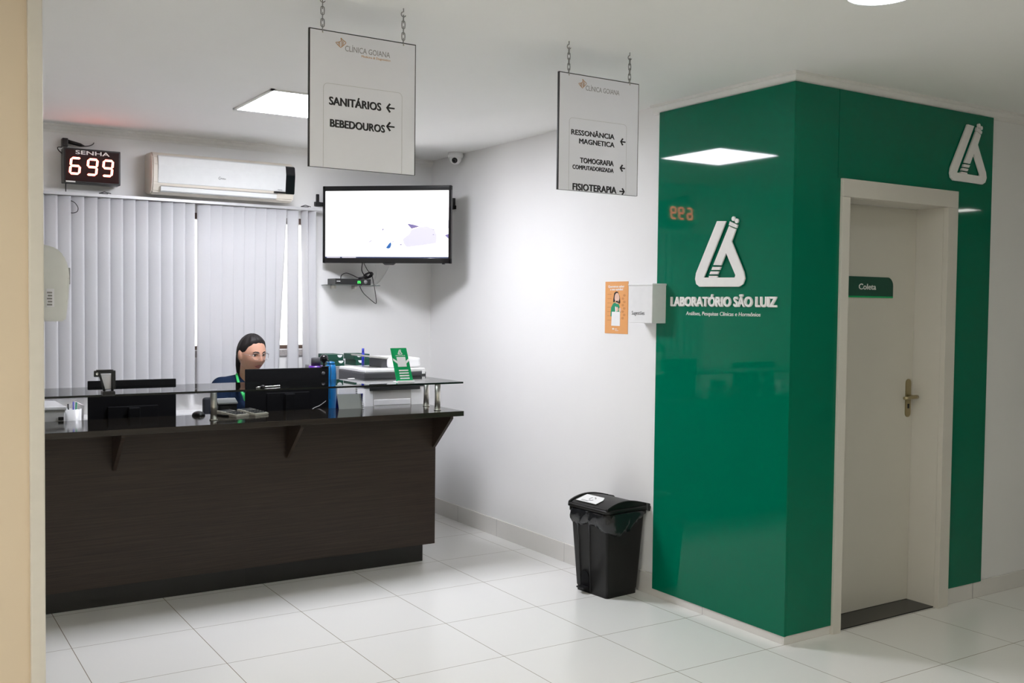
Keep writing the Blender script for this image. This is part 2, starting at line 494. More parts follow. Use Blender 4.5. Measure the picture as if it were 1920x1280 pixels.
# ------------------------------------------------------------------ ceiling lights
def panel_light(x0, x1, y0, y1, m, label):
    t = thing('ceiling_light', ((x0 + x1) / 2, (y0 + y1) / 2, CEIL), label, 'ceiling light')
    b = 0.018
    f = MB()
    f.box(x0, x1, y0, y0 + b, CEIL - 0.008, CEIL + 0.004); f.box(x0, x1, y1 - b, y1, CEIL - 0.008, CEIL + 0.004)
    f.box(x0, x0 + b, y0, y1, CEIL - 0.008, CEIL + 0.004); f.box(x1 - b, x1, y0, y1, CEIL - 0.008, CEIL + 0.004)
    f.build('frame', M['cornice'], t)
    MB().box(x0 + b, x1 - b, y0 + b, y1 - b, CEIL - 0.004, CEIL + 0.002).build('diffuser', m, t)
    return t
panel_light(-1.845, -1.245, 1.73, 2.36, M['light_panel'], 'square LED panel lit in the ceiling above the reception counter')
panel_light(-5.0, -4.4, -2.2, -1.6, M['light_rear'], 'square warm LED panel lit in the ceiling behind the viewpoint')
panel_light(-1.6, -1.0, -3.7, -3.1, M['fill_mid'], 'unseen square LED panel added in the ceiling as fill light, right of the warm one')  # out-of-view panel added to lift the fill on faces towards the camera
panel_light(6.1, 6.4, -3.45, -3.15, M['light_far'], 'square LED panel lit in the ceiling far to the right')
t = thing('downlight', (-0.655, -0.955, CEIL), 'round white downlight at the top edge of the photo', 'ceiling light')
MB().lathe([(0.118, 0.004), (0.118, -0.006), (0.112, -0.012), (0.104, -0.010), (0.104, 0.004)], (-0.655, -0.955, CEIL)).build('ring', M['white'], t)
MB().lathe([(0.0, -0.010), (0.104, -0.010), (0.104, 0.0), (0.0, 0.0)], (-0.655, -0.955, CEIL)).build('diffuser', M['light_spot'], t)

# ------------------------------------------------------------------ green wall panels, logos, door
PT = 0.015
gp = MB().box(-PT, 0.0, -PT, 0.912, 0.040, 2.578, 0.001).build('wall_panel', M['green'])
tag(gp, 'wide glossy green wall panel carrying the large white laboratory logo', 'wall panel')
gp = MB().prism([(0, 0.042), (0.3045, 0.042), (0.3045, 2.165), (0.2835, 2.165), (0.2835, 2.578), (0, 2.578)], (0, 0, 0), X, Z, (0, -1, 0), PT).build('wall_panel', M['green'])
tag(gp, 'narrow dark green wall panel left of the cream door', 'wall panel')
g = MB()
g.prism([(0.2865, 2.165), (0.2865, 2.578), (1.514, 2.578), (1.514, 0.087), (1.19, 0.087), (1.19, 2.165)], (0, 0, 0), X, Z, (0, -1, 0), PT)
gp = g.build('wall_panel', M['green'])
tag(gp, 'dark green wall panel around the top and right of the cream door', 'wall panel')

LOGO = [(0.4563, 1.9768), (0.3938, 1.9727), (0.5422, 1.7012), (0.3291, 1.6975), (0.3244, 1.7089), (0.3898, 1.8172), (0.4222, 1.7586), (0.4764, 1.7617), (0.3734, 1.9478), (0.3266, 1.9294), (0.3539, 1.8719), (0.2691, 1.7223), (0.2613, 1.6912), (0.2733, 1.6655), (0.2992, 1.6528), (0.5722, 1.6555), (0.5962, 1.6694), (0.6047, 1.6941), (0.5992, 1.7241)]
LOGO_BITS = [[(0.4807, 1.7527), (0.4235, 1.7512), (0.4328, 1.7365), (0.4879, 1.7379)],
             [(0.493, 1.7305), (0.4379, 1.7292), (0.445, 1.7155), (0.5018, 1.7167)],
             [(0.5054, 1.7087), (0.4478, 1.7076), (0.4476, 1.6990), (0.5052, 1.7000)],
             [(0.3674, 1.97), (0.3164, 1.9496), (0.3224, 1.9344), (0.3742, 1.9521)]]
LOGO_DOTS = [(0.3452, 1.9811), (0.3233, 1.9692)]
def emblem(mb, O, U, V, N, k, d):
    """flask emblem; its local u runs left to right, v up, both from the middle of its foot"""
    cv = lambda p: ((0.433 - p[0]) * k, (p[1] - 1.6528) * k)
    mb.prism([cv(p) for p in LOGO], O, U, V, N, d, 0.0008)
    for b in LOGO_BITS: mb.prism([cv(p) for p in b], O, U, V, N, d)
    for c in LOGO_DOTS:
        u, v = cv(c)
        mb.prism([(u + 0.0112 * k * math.cos(a * PI / 12), v + 0.0112 * k * math.sin(a * PI / 12)) for a in range(24)], O, U, V, N, d)
    return mb
sg = thing('logo_sign', (-PT, 0.433, 1.51), 'raised white flask emblem with laboratory name on the wide green panel', 'sign')
emblem(MB(), (-PT - 0.006, 0.433, 1.6528), -Y, Z, -X, 1.0, 0.008).build('emblem', M['letter'], sg)
put_text(MB(), 'LABORATÓRIO SÃO LUIZ', (-PT, 0.795, 1.5575), -Y, Z, -X, 0.731, 0.046, off=0.008, bold=0.07, depth=0.008).build('lettering', M['letter'], sg)
put_text(MB(), 'Análises, Pesquisas Clínicas e Hormônios', (-PT, 0.6805, 1.5118), -Y, Z, -X, 0.512, 0.0185, off=0.0, depth=0.002, shear=0.12).build('tagline', M['letter'], sg)
sg = thing('logo_sign', (1.285, -PT, 2.216), 'raised white flask emblem alone above the right corner of the cream door', 'sign')
emblem(MB(), (1.285, -PT - 0.004, 2.2165), X, Z, -Y, 0.925, 0.010).build('emblem', M['letter'], sg)

dr = thing('door_1', (0.74, 0.0, 0.0), 'cream door recessed in a cream frame between dark green panels', 'door', kind='structure')
fr = MB()
fr.box(0.305, 0.362, -0.028, 0.0, 0.0, 2.0795, 0.002); fr.box(1.123, 1.205, -0.028, 0.0, 0.0, 2.0795, 0.002)
fr.box(0.305, 1.205, -0.028, 0.0, 2.08, 2.165, 0.002)
fr.box(0.3601, 0.3625, 0.0, 0.20, 0.0, 2.0795); fr.box(1.1225, 1.1249, 0.0, 0.20, 0.0, 2.0795); fr.box(0.3601, 1.1249, 0.0, 0.20, 2.0796, 2.0949)
fr.build('door_frame', M['frame'], dr)
MB().box(0.3635, 1.1215, 0.158, 0.193, 0.007, 2.078, 0.002).build('door_leaf', M['door'], dr)
MB().box(0.3635, 1.1215, 0.0, 0.24, -0.005, 0.006, 0.001).build('threshold', M['granite'], dr, label='black granite threshold')
h = MB()
hx = 1.083
h.prism([(hx + 0.021 * math.cos(a), 1.165 + 0.021 * math.sin(a)) for a in [i * PI / 10 for i in range(11)]] +
        [(hx + 0.021 * math.cos(a), 1.005 + 0.021 * math.sin(a)) for a in [PI + i * PI / 10 for i in range(11)]], (0, 0.158, 0), X, Z, -Y, 0.006, 0.001)
ho = h.build('handle_plate', M['brass'], dr, label='brass handle plate')
MB().cyl((hx, 0.152, 1.095), (hx, 0.100, 1.095), 0.009).tube([(hx + 0.004, 0.104, 1.095), (hx - 0.02, 0.098, 1.096), (hx - 0.07, 0.098, 1.094), (hx - 0.105, 0.102, 1.092)], [0.011, 0.011, 0.009, 0.008], 12).build('lever', M['brass'], ho)
MB().box(hx - 0.007, hx + 0.007, 0.149, 0.153, 1.03, 1.055, 0.002).build('keyhole', M['black'], ho)
ds = thing('door_sign', (0.70, 0.155, 1.62), 'dark green plate reading Coleta stuck on the cream door', 'sign')
def rr(x0, x1, z0, z1, r):
    p = [(x0, z0), (x1, z0), (x1, z1 - r)]
    p += [(x1 - r + r * math.cos(a * PI / 16), z1 - r + r * math.sin(a * PI / 16)) for a in range(1, 9)]
    return p + [(x0, z1)]
MB().prism(rr(0.47, 0.936, 1.617, 1.717, 0.045), (0, 0.158, 0), X, Z, -Y, 0.004).build('plate', M['boxgreen'], ds)
MB().box(0.47, 0.936, 0.1535, 0.157, 1.611, 1.619).build('stripe', M['cardgreen'], ds, label='bright green bottom stripe')
put_text(MB(), 'Coleta', (0.664, 0.154, 1.652), X, Z, -Y, 0.134, 0.029, off=0.012, depth=0.0012).build('lettering', M['letter'], ds)

# ------------------------------------------------------------------ reception counter
CX0, CX1 = -4.6, -0.69
rc = thing('reception_counter', (-2.3, 2.12, 0), 'dark brown wood reception counter with a raised smoked glass shelf', 'counter')
b = MB().box(CX0, CX1, 2.12, 2.15, 0.115, 0.905, 0.001)
b.box(CX1 - 0.03, CX1, 2.15, 2.36, 0.115, 0.905, 0.001).box(CX0, CX0 + 0.03, 2.15, 2.36, 0.115, 0.905, 0.001).box(CX0, CX1, 2.15, 2.36, 0.115, 0.135)
b.build('front_panel', M['wood'], rc)
MB().box(CX0 + 0.05, -0.738, 2.185, 2.34, 0.0, 0.115).box(-1.832, -1.829, 2.184, 2.186, 0.0, 0.115).build('plinth', M['plinth'], rc, label='recessed black plinth')
MB().box(CX0, -0.635, 1.878, 2.365, 0.905, 0.934, 0.0012).build('countertop', M['wood_top'], rc)
for bx in (-0.705, -1.613, -2.519, -3.42, -4.3):
    MB().prism([(1.895, 0.905), (2.12, 0.905), (2.12, 0.70), (2.105, 0.70), (1.895, 0.89)], (bx - 0.009, 0, 0), Y, Z, X, 0.018).build('bracket', M['wood'], rc)
gsh = MB().box(CX0, -0.642, 1.876, 2.348, 1.095, 1.105).build('glass_shelf', M['blackglass'], rc, label='smoked glass shelf')
gsh.data.materials.append(M['glassedge'])
for p_ in gsh.data.polygons:
    if abs(p_.normal.z) < 0.5: p_.material_index = 1
for px, py in ((-0.700, 2.225), (-0.752, 1.985), (-2.035, 2.065), (-3.3, 2.065), (-3.3, 2.225), (-4.5, 2.065), (-4.5, 2.225)):
    MB().cyl((px, py, 0.934), (px, py, 1.095), 0.0165).cyl((px, py, 0.934), (px, py, 0.940), 0.021).cyl((px, py, 1.088), (px, py, 1.095), 0.021).build('post', M['steel'], rc, label='steel post')
dk = thing('work_desk', (-2.3, 2.75, 0), 'low white desk hidden behind the reception counter', 'desk')
MB().box(-4.6, -0.575, 2.37, 2.80, 0.725, 0.75, 0.002).build('desktop', M['white'], dk)
for x in (-4.58, -2.4, -0.98): MB().box(x, x + 0.025, 2.40, 2.78, 0, 0.725).build('leg', M['white'], dk)

# ------------------------------------------------------------------ monitors
def monitor(x0, x1, y, ztop, label, cable=False, rz=0.0):
    cx = (x0 + x1) / 2
    t = thing('monitor', (cx, y + 0.02, 0.75), label, 'monitor', 'computer monitors behind the counter')
    zb = ztop - 0.305
    MB().box(x0, x1, y, y + 0.012, zb, ztop, 0.004).box(x0 + 0.015, x1 - 0.015, y + 0.01, y + 0.022, zb + 0.012, ztop - 0.01, 0.003)\
        .box(cx - 0.13, cx + 0.13, y - 0.010, y + 0.004, zb + 0.02, ztop - 0.14, 0.004).build('housing', M['deepblack'], t)
    MB().box(x0 + 0.012, x1 - 0.012, y + 0.0215, y + 0.0232, zb + 0.025, ztop - 0.016).build('screen', M['gloss'], t)
    MB().box(cx - 0.03, cx + 0.03, y - 0.045, y - 0.012, 0.765, zb + 0.16, 0.006).build('stand', M['deepblack'], t)
    MB().box(cx - 0.11, cx + 0.11, y - 0.075, y + 0.10, 0.75, 0.768, 0.006).build('base', M['black'], t)
    if cable:
        MB().tube(smooth_path([(x1 - 0.02, y - 0.004, ztop - 0.20), (x1 - 0.06, y - 0.008, ztop - 0.225), (x1 - 0.10, y - 0.010, ztop - 0.24), (x1 - 0.13, y - 0.012, ztop - 0.27)]), 0.0018).build('cable', M['midgrey'], t)
        MB().lathe([(0, 0), (0.011, 0), (0.011, 0.002), (0, 0.002)], (x1 - 0.035, y - 0.0005, ztop - 0.035), -Y).build('badge', M['darkgrey'], t)
    return t
monitor(-1.744, -1.238, 2.45, 1.170, 'black monitor back on the right, in front of the seated woman', True)
monitor(-2.584, -2.130, 2.45, 1.129, 'black monitor back at the left, before the closed blind')

wc = thing('webcam', (-1.262, 2.47, 1.170), 'round black webcam clipped on the right monitor', 'webcam')
MB().ell((-1.262, 2.468, 1.222), 0.025, 0.025, 0.025).build('ball', M['gloss'], wc)
MB().cyl((-1.262, 2.468, 1.172), (-1.262, 2.468, 1.20), 0.006, 0.008).box(-1.285, -1.239, 2.444, 2.478, 1.1705, 1.177, 0.002).build('clip', M['black'], wc)
MB().tube(smooth_path([(-1.243, 2.455, 1.215), (-1.233, 2.447, 1.19), (-1.228, 2.444, 1.14), (-1.234, 2.445, 1.06), (-1.232, 2.446, 0.98)]), 0.0022).build('cable', M['black'], wc)

# ------------------------------------------------------------------ printers
pr = thing('printer', (-0.80, 2.62, 0.75), 'tall white and black office printer at the right end of the counter', 'printer')
x0, x1, yf, yb = -1.000, -0.585, 2.46, 2.86
MB().box(x0, x1, yf, yb, 0.752, 1.036, 0.006).build('body', M['white'], pr)
p = MB().box(x0 - 0.004, x1 + 0.004, yf - 0.004, yb, 1.036, 1.128, 0.006)
p.build('control_band', M['darkgrey'], pr, label='dark grey upper band')
MB().box(x0 + 0.05, x0 + 0.20, yf - 0.006, yf + 0.002, 1.060, 1.096, 0.003).build('output_slot', M['black'], pr)
MB().box(x1 - 0.11, x1 - 0.03, yf - 0.006, yf + 0.002, 1.064, 1.106, 0.003).build('output_slot', M['black'], pr)
MB().box(x0 + 0.07, x0 + 0.17, yf - 0.012, yf - 0.004, 1.074, 1.090).build('paper', M['paper'], pr)
MB().box(x0, x1, yf, yb, 1.128, 1.150, 0.006).build('scanner_lid', M['white'], pr)
MB().box(x0 + 0.20, x1, yf + 0.06, yb - 0.02, 1.150, 1.213, 0.015).build('document_feeder', M['white'], pr)
MB().prism([(0, 0), (0.20, -0.022), (0.20, -0.034), (0, -0.010)], (x0 + 0.045, yf + 0.10, 1.232), X, Z, Y, 0.22, 0.003).build('feeder_tray', M['midgrey'], pr)
MB().box(x0 + 0.165, x0 + 0.21, yf + 0.11, yf + 0.30, 1.150, 1.205, 0.003).build('feeder_support', M['darkgrey'], pr)
MB().box(x0 + 0.055, x1 - 0.10, yf - 0.003, yf + 0.004, 0.925, 1.020, 0.008).build('paper_tray', M['midgrey'], pr)
MB().box(x0 + 0.06, x1 - 0.105, yf - 0.007, yf - 0.002, 0.927, 0.962, 0.003).build('tray_handle', M['white'], pr)
MB().box(x0 + 0.03, x1 - 0.04, yf - 0.010, yf - 0.003, 1.018, 1.036, 0.002).build('tray_lip', M['black'], pr)
MB().box(x1 - 0.026, x1 - 0.004, yf - 0.007, yf - 0.003, 1.114, 1.136, 0.001).build('sticker', M['paper'], pr)

pl = thing('printer', (-2.85, 2.52, 0.75), 'small white printer at the far left beside the beige pillar', 'printer')
MB().box(-3.08, -2.700, 2.40, 2.75, 0.752, 0.985, 0.008).build('body', M['white'], pl)
MB().box(-3.085, -2.695, 2.395, 2.76, 0.985, 1.006, 0.006).build('lid', M['gwhite'], pl)
MB().box(-2.99, -2.80, 2.392, 2.402, 0.95, 0.975, 0.003).build('output_slot', M['midgrey'], pl)
MB().box(-2.735, -2.71, 2.390, 2.402, 0.935, 0.953, 0.003).build('button', M['black'], pl)

pc = thing('pen_cup', (-2.655, 2.46, 0.75), 'white cup holding pens left of the left monitor', 'cup')
MB().lathe([(0.0, 0), (0.036, 0), (0.042, 0.235), (0.038, 0.235), (0.033, 0.01), (0, 0.01)], (-2.655, 2.46, 0.75)).build('cup', M['white'], pc)
for k, (dx, dy, mm) in enumerate(((-0.015, 0.0, 'ink'), (0.012, 0.01, 'printgreen'), (0.0, -0.012, 'darkblue'))):
    MB().cyl((-2.655 + dx * 0.5, 2.46 + dy, 0.78), (-2.655 + dx * 1.6, 2.46 + dy * 1.4, 1.012 + 0.006 * k), 0.004).build('pen', M[mm], pc)
fs = thing('file_holder', (-2.607, 2.48, 0.75), 'white upright file holder squeezed beside the left monitor', 'file holder')
MB().prism([(0, 0), (0.035, 0), (0.05, 0.245), (0.026, 0.255), (0.010, 0.22)], (-2.640, 2.515, 0.75), X, Z, Y, 0.2).build('holder', M['white'], fs)

# ------------------------------------------------------------------ things on the countertop and on the glass shelf
CT = 0.934
ms = MB().ell((-2.045, 2.315, CT + 0.001), 0.034, 0.045, 0.024).build('mouse', M['black'])
for v in ms.data.vertices: v.co.z = max(v.co.z, CT)
tag(ms, 'black computer mouse on the countertop left of the steel post', 'mouse')

def calculator(cx, cy, rz, label):
    t = thing('calculator', (cx, cy, CT), label, 'calculator', 'grey calculators on the countertop', rz=rz)
    F = wm(t)
    MB(F).prism([(-0.075, 0), (0.075, 0), (0.075, 0.028), (0.03, 0.024), (-0.075, 0.012)], (-0.048, 0, 0), Y, Z, X, 0.096, 0.002).build('case', M['cream'], t)
    MB(F).prism([(0.028, 0.0245), (0.068, 0.0282), (0.068, 0.0286), (0.028, 0.0252)], (-0.036, 0, 0), Y, Z, X, 0.072).build('display', M['darkgrey'], t)
    k = MB(F)
    for i in range(4):
        for jy in range(4):
            yy = -0.062 + jy * 0.021; zz = 0.012 + (yy + 0.075) * 0.114
            k.box(-0.038 + i * 0.020, -0.024 + i * 0.020, yy, yy + 0.014, zz - 0.002, zz + 0.004, 0.001)
    k.build('keys', M['darkgrey'], t)
    return t
calculator(-1.885, 2.225, R(28), 'grey desk calculator beside the steel post, left of the pair')
calculator(-1.768, 2.245, R(24), 'grey desk calculator touching the right monitor, right of the pair')

dv = thing('card_terminal', (-1.885, 2.345, CT), 'black hooded card terminal behind the two calculators', 'card terminal')
MB().prism([(-0.03, 0.0), (0.05, 0.0), (0.05, 0.055), (0.02, 0.075), (-0.03, 0.055)], (-1.935, 2.352, CT), Y, Z, X, 0.105, 0.008).build('case', M['blackmat'], dv)
MB().prism([(-0.034, 0.054), (0.02, 0.078), (0.055, 0.058), (0.055, 0.066), (0.02, 0.085), (-0.034, 0.062)], (-1.938, 2.352, CT), Y, Z, X, 0.111, 0.002).build('hood', M['grey'], dv)
MB().tube(smooth_path([(-1.94, 2.34, CT + 0.012), (-1.97, 2.30, CT + 0.006), (-1.955, 2.25, CT + 0.005), (-1.93, 2.20, CT + 0.005), (-1.90, 2.18, CT + 0.005)]), 0.0045).build('cable', M['black'], dv)

cl = thing('desk_calendar', (-1.16, 2.31, CT), 'small spiral desk calendar leaning between monitor and white printer', 'calendar')
Fc = Matrix.Translation((-1.158, 2.325, CT)) @ Matrix.Rotation(R(-6), 4, 'Z')
MB(Fc).prism([(-0.045, 0), (-0.041, 0.0), (0.0, 0.082), (-0.003, 0.084)], (-0.078, 0, 0), Y, Z, X, 0.145).build('front_page', M['midgrey'], cl)
MB(Fc).prism([(0.020, 0), (0.024, 0.0), (0.002, 0.084), (-0.002, 0.084)], (-0.078, 0, 0), Y, Z, X, 0.160).build('back_board', M['darkblue'], cl)
k = MB(Fc)
for i in range(9):
    z = 0.008 + i * 0.009
    y = -0.043 + z * 0.5
    k.tube([(0.067 + 0.009 * math.cos(a * PI / 4), y - 0.001 + 0.006 * math.sin(a * PI / 4), z) for a in range(8)], 0.0012, 5, closed=True)
k.build('spiral', M['ink'], cl)

nb = thing('notebook_stand', (-1.08, 2.42, 0.75), 'white spiral notebooks standing behind the desk calendar', 'notebook')
Fn = Matrix.Translation((-1.10, 2.43, 0.75)) @ Matrix.Rotation(R(12), 4, 'Z')
MB(Fn).box(-0.095, 0.04, 0.0, 0.012, 0.0, 0.325, 0.001).box(-0.01, 0.035, 0.016, 0.028, 0.0, 0.35, 0.001).build('cover', M['paper'], nb)
k = MB(Fn)
for i in range(12): k.tube([(0.036 + 0.008 * math.cos(a * PI / 3), 0.006 + 0.010 * math.sin(a * PI / 3), 0.17 + i * 0.011) for a in range(6)], 0.0016, 5, closed=True)
k.build('spiral', M['ink'], nb)

bt = thing('water_bottle', (-1.176, 2.57, 0.75), 'tall blue bottle right of the right monitor', 'bottle')
MB().lathe([(0, 0), (0.032, 0), (0.034, 0.01), (0.034, 0.33), (0.033, 0.39), (0.028, 0.425), (0.022, 0.43), (0, 0.43)], (-1.176, 2.57, 0.75)).build('body', M['blue'], bt)
MB().lathe([(0, 0), (0.024, 0), (0.024, 0.014), (0.010, 0.018), (0, 0.018)], (-1.176, 2.57, 1.18)).build('cap', M['blue'], bt)
pb = thing('thermos_cup', (-1.248, 2.63, 0.75), 'purple lidded cup peeking above the right monitor', 'cup')
MB().lathe([(0, 0), (0.030, 0), (0.040, 0.39), (0.044, 0.40), (0.044, 0.42), (0, 0.42)], (-1.248, 2.63, 0.75)).build('body', M['purple'], pb)
MB().lathe([(0, 0), (0.030, 0), (0.030, 0.045), (0.026, 0.05), (0, 0.05)], (-1.248, 2.63, 1.17)).build('lid', M['darkgrey'], pb)

# glass-shelf items
GS = 1.105
dc = thing('display_card', (-0.963, 1.995, GS), 'green upright information card standing on the smoked glass shelf', 'card stand')
def cardp(u, v, d=0.0):      # card plane leans sideways and back
    return Vector((-1.013 + u + (0.0 - v * 0.155), 1.992 + v * 0.10 - d, GS + v))
cb = MB()
q = [cardp(0, 0.004), cardp(0.106, 0.004), cardp(0.098, 0.195), cardp(-0.002, 0.195)]
cb.prism([(0, 0), (1, 0), (1, 1), (0, 1)], (0, 0, 0), X, Z, Y, 0) if False else None
vs = [cb._v(p) for p in q] + [cb._v(p + Vector((0, 0.003, 0))) for p in q]
for fi in ((0, 1, 2, 3), (7, 6, 5, 4), (0, 4, 5, 1), (1, 5, 6, 2), (2, 6, 7, 3), (3, 7, 4, 0)): cb.bm.faces.new([vs[i] for i in fi])
cb.build('card', M['cardgreen'], dc)
lean_u, lean_v = Vector((1, 0, 0)), Vector((-0.155, 0.10, 1.0))
cn = Vector((0, -1, 0.1)).normalized()
k = MB()
for i in range(4): k.prism([(0, 0), (0.060, 0), (0.060, 0.0075), (0, 0.0075)], cardp(0.026, 0.018 + i * 0.0150, 0.0005), lean_u, lean_v, cn, 0.0006)
k.prism([(0, 0), (0.055, 0), (0.055, 0.056), (0, 0.056)], cardp(0.026, 0.088, 0.0005), lean_u, lean_v, cn, 0.0006)
k.prism([(0, 0.006), (0.024, -0.012), (0.024, 0.002), (0, 0.02)], cardp(0.002, 0.118, 0.0005), lean_u, lean_v, cn, 0.0005)
k.prism([(0, -0.012), (0.022, 0.006), (0.022, 0.02), (0, 0.002)], cardp(0.082, 0.118, 0.0005), lean_u, lean_v, cn, 0.0005)
k.build('print', M['paper'], dc, label='white bars and empty white square')
emblem(MB(), cardp(0.052, 0.158, 0.0005), lean_u, lean_v, cn, 0.085, 0.0006).build('emblem', M['paper'], dc)
k = MB()
put_text(k, 'LABORATÓRIO SÃO LUIZ', cardp(0.022, 0.150, 0.0005), lean_u, lean_v, cn, 0.060, 0.004, off=0.03)
k.build('lettering', M['paper'], dc)
MB().box(-1.016, -0.906, 1.975, 2.035, GS, GS + 0.004, 0.001).box(-1.014, -0.907, 1.976, 1.982, GS + 0.003, GS + 0.010).build('acrylic_foot', M['white'], dc)

pd = thing('clear_badge_holder', (-2.60, 1.83, GS), 'small black stand with a slanted clear panel left on the glass shelf', 'holder')
MB().box(-2.628, -2.572, 1.80, 1.86, GS, GS + 0.022, 0.006).build('base', M['black'], pd)
k = MB()
k.tube([(-2.618, 1.82, GS + 0.02), (-2.640, 1.83, GS + 0.112), (-2.578, 1.83, GS + 0.112), (-2.583, 1.82, GS + 0.02)], 0.006, 8)
k.box(-2.652, -2.575, 1.828, 1.842, GS + 0.104, GS + 0.122, 0.004).box(-2.585, -2.567, 1.822, 1.842, GS + 0.03, GS + 0.118, 0.004)
k.box(-2.662, -2.632, 1.828, 1.842, GS + 0.088, GS + 0.118, 0.004)
k.build('frame', M['black'], pd)
MB().prism([(-0.010, 0.03), (0.022, 0.03), (0.024, 0.10), (-0.026, 0.10)], (-2.605, 1.836, GS), X, Z, Y, 0.003).build('panel', M['signface'], pd)
MB().lathe([(0, 0), (0.007, 0), (0.007, 0.002), (0, 0.002)], (-2.648, 1.828, GS + 0.103), -Y, 12).build('button', M['chrome'], pd)

bc = thing('bead_chain', (-1.76, 1.96, GS), 'silvery bead chain lying on the glass shelf before the right monitor', 'chain')
k = MB()
for i in range(11): k.ell((-1.795 + i * 0.0088, 1.952 + 0.004 * math.sin(i * 0.9) + i * 0.0035, GS + 0.004), 0.0044, 0.0044, 0.0042, 10)
k.build('beads', M['chrome'], bc)
MB().ell((-1.812, 1.945, GS + 0.007), 0.011, 0.010, 0.008, 14).build('pendant', M['ink'], bc)
MB().tube([(-1.822, 1.944, GS + 0.004), (-1.838, 1.938, GS + 0.004), (-1.852, 1.936, GS + 0.003)], [0.004, 0.005, 0.002], 8).build('clasp', M['chrome'], bc)

# ------------------------------------------------------------------ back corner: cabinet and green boxes
cbt = thing('side_cabinet', (-0.70, 3.25, 0), 'grey cabinet in the corner below the television', 'cabinet')
MB().box(-1.03, -0.50, 3.06, 3.385, 0.0, 1.132, 0.004).build('body', M['grey'], cbt)
MB().box(-1.02, -0.77, 3.045, 3.06, 0.05, 1.12, 0.002).box(-0.765, -0.51, 3.045, 3.06, 0.05, 1.12, 0.002).build('door', M['grey'], cbt)
MB().tube([(-0.79, 3.045, 0.6), (-0.79, 3.02, 0.6), (-0.79, 3.02, 0.7), (-0.79, 3.045, 0.7)], 0.004).build('handle', M['steel'], cbt)
def carton(x0, x1, z0, side, label):
    t = thing('carton', ((x0 + x1) / 2, 3.20, z0), label, 'box', 'green cartons stacked on the corner cabinet')
    MB().box(x0, x1, 3.12, 3.30, z0, z0 + 0.0385, 0.002).build('box', M['boxgreen'], t)
    cx = x1 - 0.026 if side > 0 else x0 + 0.036
    MB().prism([(0.018 * math.cos(a * PI / 10 + PI), 0.018 * math.sin(a * PI / 10 + PI)) for a in range(11)], (cx, 3.1198, z0 + 0.0355), X, Z, -Y, 0.0006).build('label', M['paper'], t)
ZB = 1.132
carton(-0.965, -0.852, ZB, 1, 'dark green carton at the bottom of the stack behind the webcam')
carton(-0.968, -0.860, ZB + 0.039, 1, 'dark green carton on top of the stack behind the webcam')
carton(-0.770, -0.650, ZB, -1, 'dark green carton at the bottom of the stack behind the white printer')
carton(-0.782, -0.668, ZB + 0.039, -1, 'dark green carton on top of the stack behind the white printer')
pn = thing('marker_pen', (-0.772, 2.80, 1.15), 'blue marker pen upright behind the feeder tray of the white printer', 'pen')
MB().cyl((-0.845, 2.835, 1.150), (-0.845, 2.835, 1.235), 0.009).build('barrel', M['darkblue'], pn)
MB().cyl((-0.845, 2.835, 1.235), (-0.845, 2.835, 1.262), 0.0075).build('cap', M['darkblue'], pn)

cr = thing('low_cabinet', (-2.6, 3.3, 0), 'low white cabinet under the window blind', 'cabinet')
MB().box(-3.6, -1.15, 3.26, 3.485, 0.0, 0.845, 0.003).build('body', M['white'], cr)
for i in range(4): MB().box(-3.59 + i * 0.61, -2.99 + i * 0.61, 3.245, 3.26, 0.06, 0.825, 0.002).build('door', M['white'], cr)

# ------------------------------------------------------------------ vertical blind
vb = thing('vertical_blind', (-1.78, 3.43, 2.2), 'pale grey vertical fabric blind covering the window', 'blind')
MB().box(-2.80, -0.905, 3.405, 3.445, 2.188, 2.208, 0.002).build('head_rail', M['rail'], vb)
for x in (-2.33, -1.03):
    MB().box(x - 0.012, x + 0.03, 3.40, 3.5, 2.209, 2.213).tube([(x - 0.02, 3.42, 2.211), (x + 0.01, 3.415, 2.222), (x + 0.05, 3.42, 2.214)], 0.003).build('clip', M['darkgrey'], vb)
def slat(xl, xr, lean, dep, zb=0.95):
    """one fabric strip, slightly bowed, right edge nearer the room by dep"""
    mb = MB()
    rows = []
    for z, k in ((2.186, 0), (1.8, 0.30), (1.4, 0.66), (1.0, 0.97), (zb, 1.0)):
        row = []
        for i in range(7):
            u = i / 6
            row.append(((xl + (xr - xl) * u + lean * k), 3.432 - dep * (u - 0.5) - 0.005 * math.sin(PI * u), z))
        rows.append(row)
    A = [[mb._v(p) for p in r] for r in rows]
    B = [[mb._v((p[0], p[1] + 0.0012, p[2])) for p in r] for r in rows]
    for g, s in ((A, 1), (B, -1)):
        for r in range(len(g) - 1):
            for i in range(6):
                q = (g[r][i], g[r][i + 1], g[r + 1][i + 1], g[r + 1][i])
                ff = mb.bm.faces.new(q if s < 0 else q[::-1]); ff.smooth = True
    n = len(rows)
    for r in range(n - 1):
        for i in (0, 6): mb.bm.faces.new((A[r][i], A[r + 1][i], B[r + 1][i], B[r][i]))
    for r in (0, n - 1):
        for i in range(6): mb.bm.faces.new((A[r][i], B[r][i], B[r][i + 1], A[r][i + 1]))
    return mb.build('slat', M['slat'], vb)
edges = [-2.735, -2.659, -2.585, -2.51, -2.435, -2.36, -2.285, -2.21, -2.135, -2.058, -1.981, -1.906, -1.829, -1.768]
for a, bx in zip(edges, edges[1:]): slat(a - 0.012, bx, 0, 0.030)
edges = [-1.742, -1.666, -1.588, -1.513, -1.439, -1.365, -1.289, -1.219]
for i, (a, bx) in enumerate(zip(edges, edges[1:])): slat(a - (0.012 if i else 0.006), bx, -0.012 * max(0, i - 2) / 4, 0.020)
slat(-1.232, -1.148, -0.062, 0.018)
slat(-1.141, -1.064, 0.004, 0.014)
slat(-1.036, -1.006, 0.020, 0.055)
slat(-0.988, -0.945, 0.010, 0.050)

